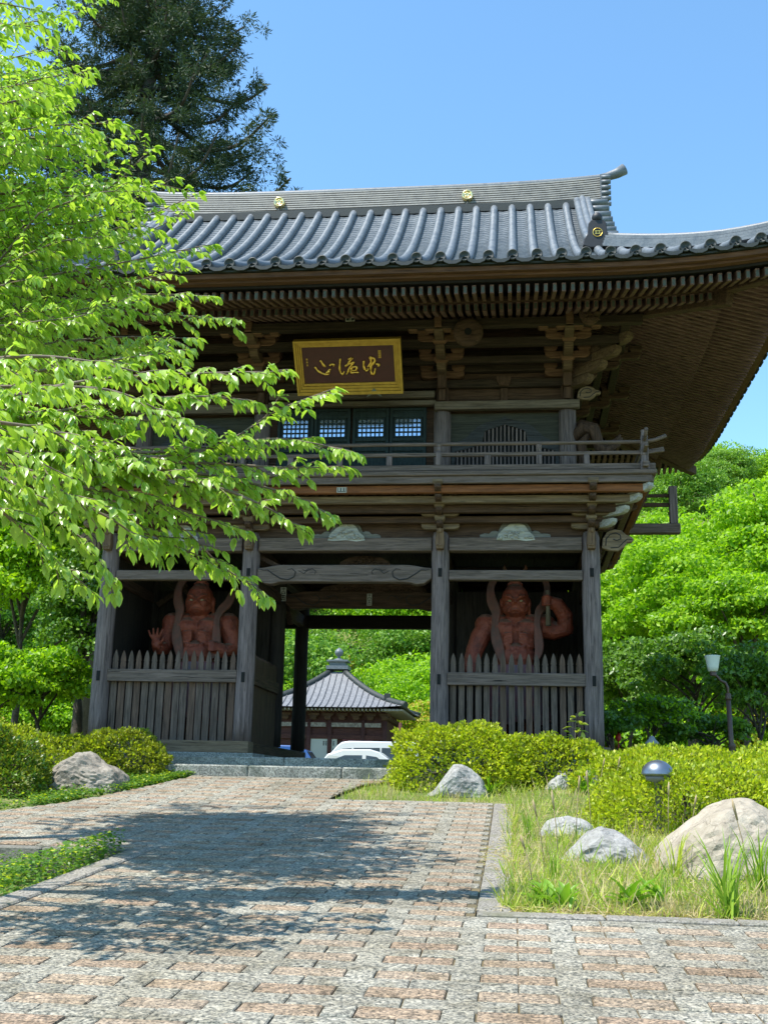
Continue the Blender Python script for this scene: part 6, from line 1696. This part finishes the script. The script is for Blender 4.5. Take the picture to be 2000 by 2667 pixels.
for i, (px, py, Y, h) in enumerate(((1418, 2230, -8.2, .55), (1455, 2240, -8.3, .62), (1500, 2170, -6.4, .60), (1540, 2160, -6.0, .62), (1560, 2060, -2.9, .50), (1598, 2070, -3.2, .55), (1700, 2130, -5.9, .52), (1728, 2110, -5.8, .48), (1740, 2170, -6.3, .55), (1800, 2190, -6.5, .45), (1390, 2300, -9.3, .40), (1950, 2290, -8.9, .62))):
    q = at(px, py, Y); z = G(q.x, Y); b = MB(); e = R.uniform(-.08,.08)
    b.tube([(q.x, Y, z), (q.x+e*.4, Y, z+h*.5), (q.x+e, Y, z+h*.85), (q.x+e*1.2, Y, z+h)], [.005,.004,.004,.002], 5)
    b.tube([(q.x+e*.8, Y, z+h*.75), (q.x+e*1.1, Y, z+h*.92), (q.x+e*1.2, Y, z+h)], [.008,.012,.004], 6)
    lab = ['leftmost dead stalk beside the front weeds', 'dead stalk before the long grey rock', 'dead stalk left of the flat pale rock', 'dead stalk right of the flat pale rock', 'pale dead stalk left of the small back rock', 'pale dead stalk right of the small back rock', 'straw stalk in front of the garden lamp hood', 'straw stalk just right of the garden lamp hood', 'dead stalk below the garden lamp', 'leaning straw stalk above the tan boulder', 'short dead stalk near the kerb corner', 'thin seed stalk crossing the face of the tan boulder'][i]
    tag(b.build('dead_stalk', flat('stalk_straw', (.46,.36,.20), .8, nz=(.28,.19,.10)) if i == 0 else bpy.data.materials['stalk_straw']), lab, 'stalk', 'dead flower stalks in the bed')
for i, (px, lab) in enumerate(((1508, 'left red-brown plant stake'), (1519, 'middle red-brown plant stake'), (1530, 'right red-brown plant stake'))):
    q = at(px, 2040, -2.3); b = MB(); b.box(q.x-.012, q.x+.012, -2.31, -2.295, gz(-2.3), gz(-2.3)+.24)
    tag(b.build('plant_stake', flat('stake_red', (.20,.075,.05), .8) if i == 0 else bpy.data.materials['stake_red']), lab+' between the small grey rocks', 'stake', 'plant stakes between the rocks')
def sapling(label, px, py, Y, h, n, mats, L_):
    q = at(px, py, Y); z0 = q.z-h; t = thing('sapling', label, 'plant', (q.x, Y, z0)); b = MB(); b.tube([(q.x, Y, z0), (q.x-.02, Y, z0+h*.5), (q.x, Y, z0+h)], [.012,.010,.006], 6)
    P, D, Nn = [], [], []
    for i in range(n):
        a = i*2.4; f = .45+.55*i/n; p0 = Vector((q.x, Y, z0+h*f)); dv = Vector((math.cos(a), math.sin(a), .45)); e = p0+dv*.10*(1.3-f); b.tube([p0, e], .004, 4)
        for k_ in range(3): P.append(e); D.append((dv.x+R.gauss(0,.6), dv.y+R.gauss(0,.6), .3+R.gauss(0,.3))); Nn.append((R.gauss(0,.4), R.gauss(0,.4)-.2, 1))
    b.build('stem', BARK_L, t); leaves('foliage', T_LEAF, np.array(P), np.array(D), np.array(Nn), NR.uniform(.8,1.2,len(P))*L_, .95, mats, t)
sapling('pale young sapling with large leaves in front of the right corner pillar', 1500, 1858, -1.35, .75, 9, [G_YEL], .13)
sapling('small sapling poking out of the azaleas left of the pale one', 1462, 1900, -1.3, .5, 6, [L_AZ], .09)
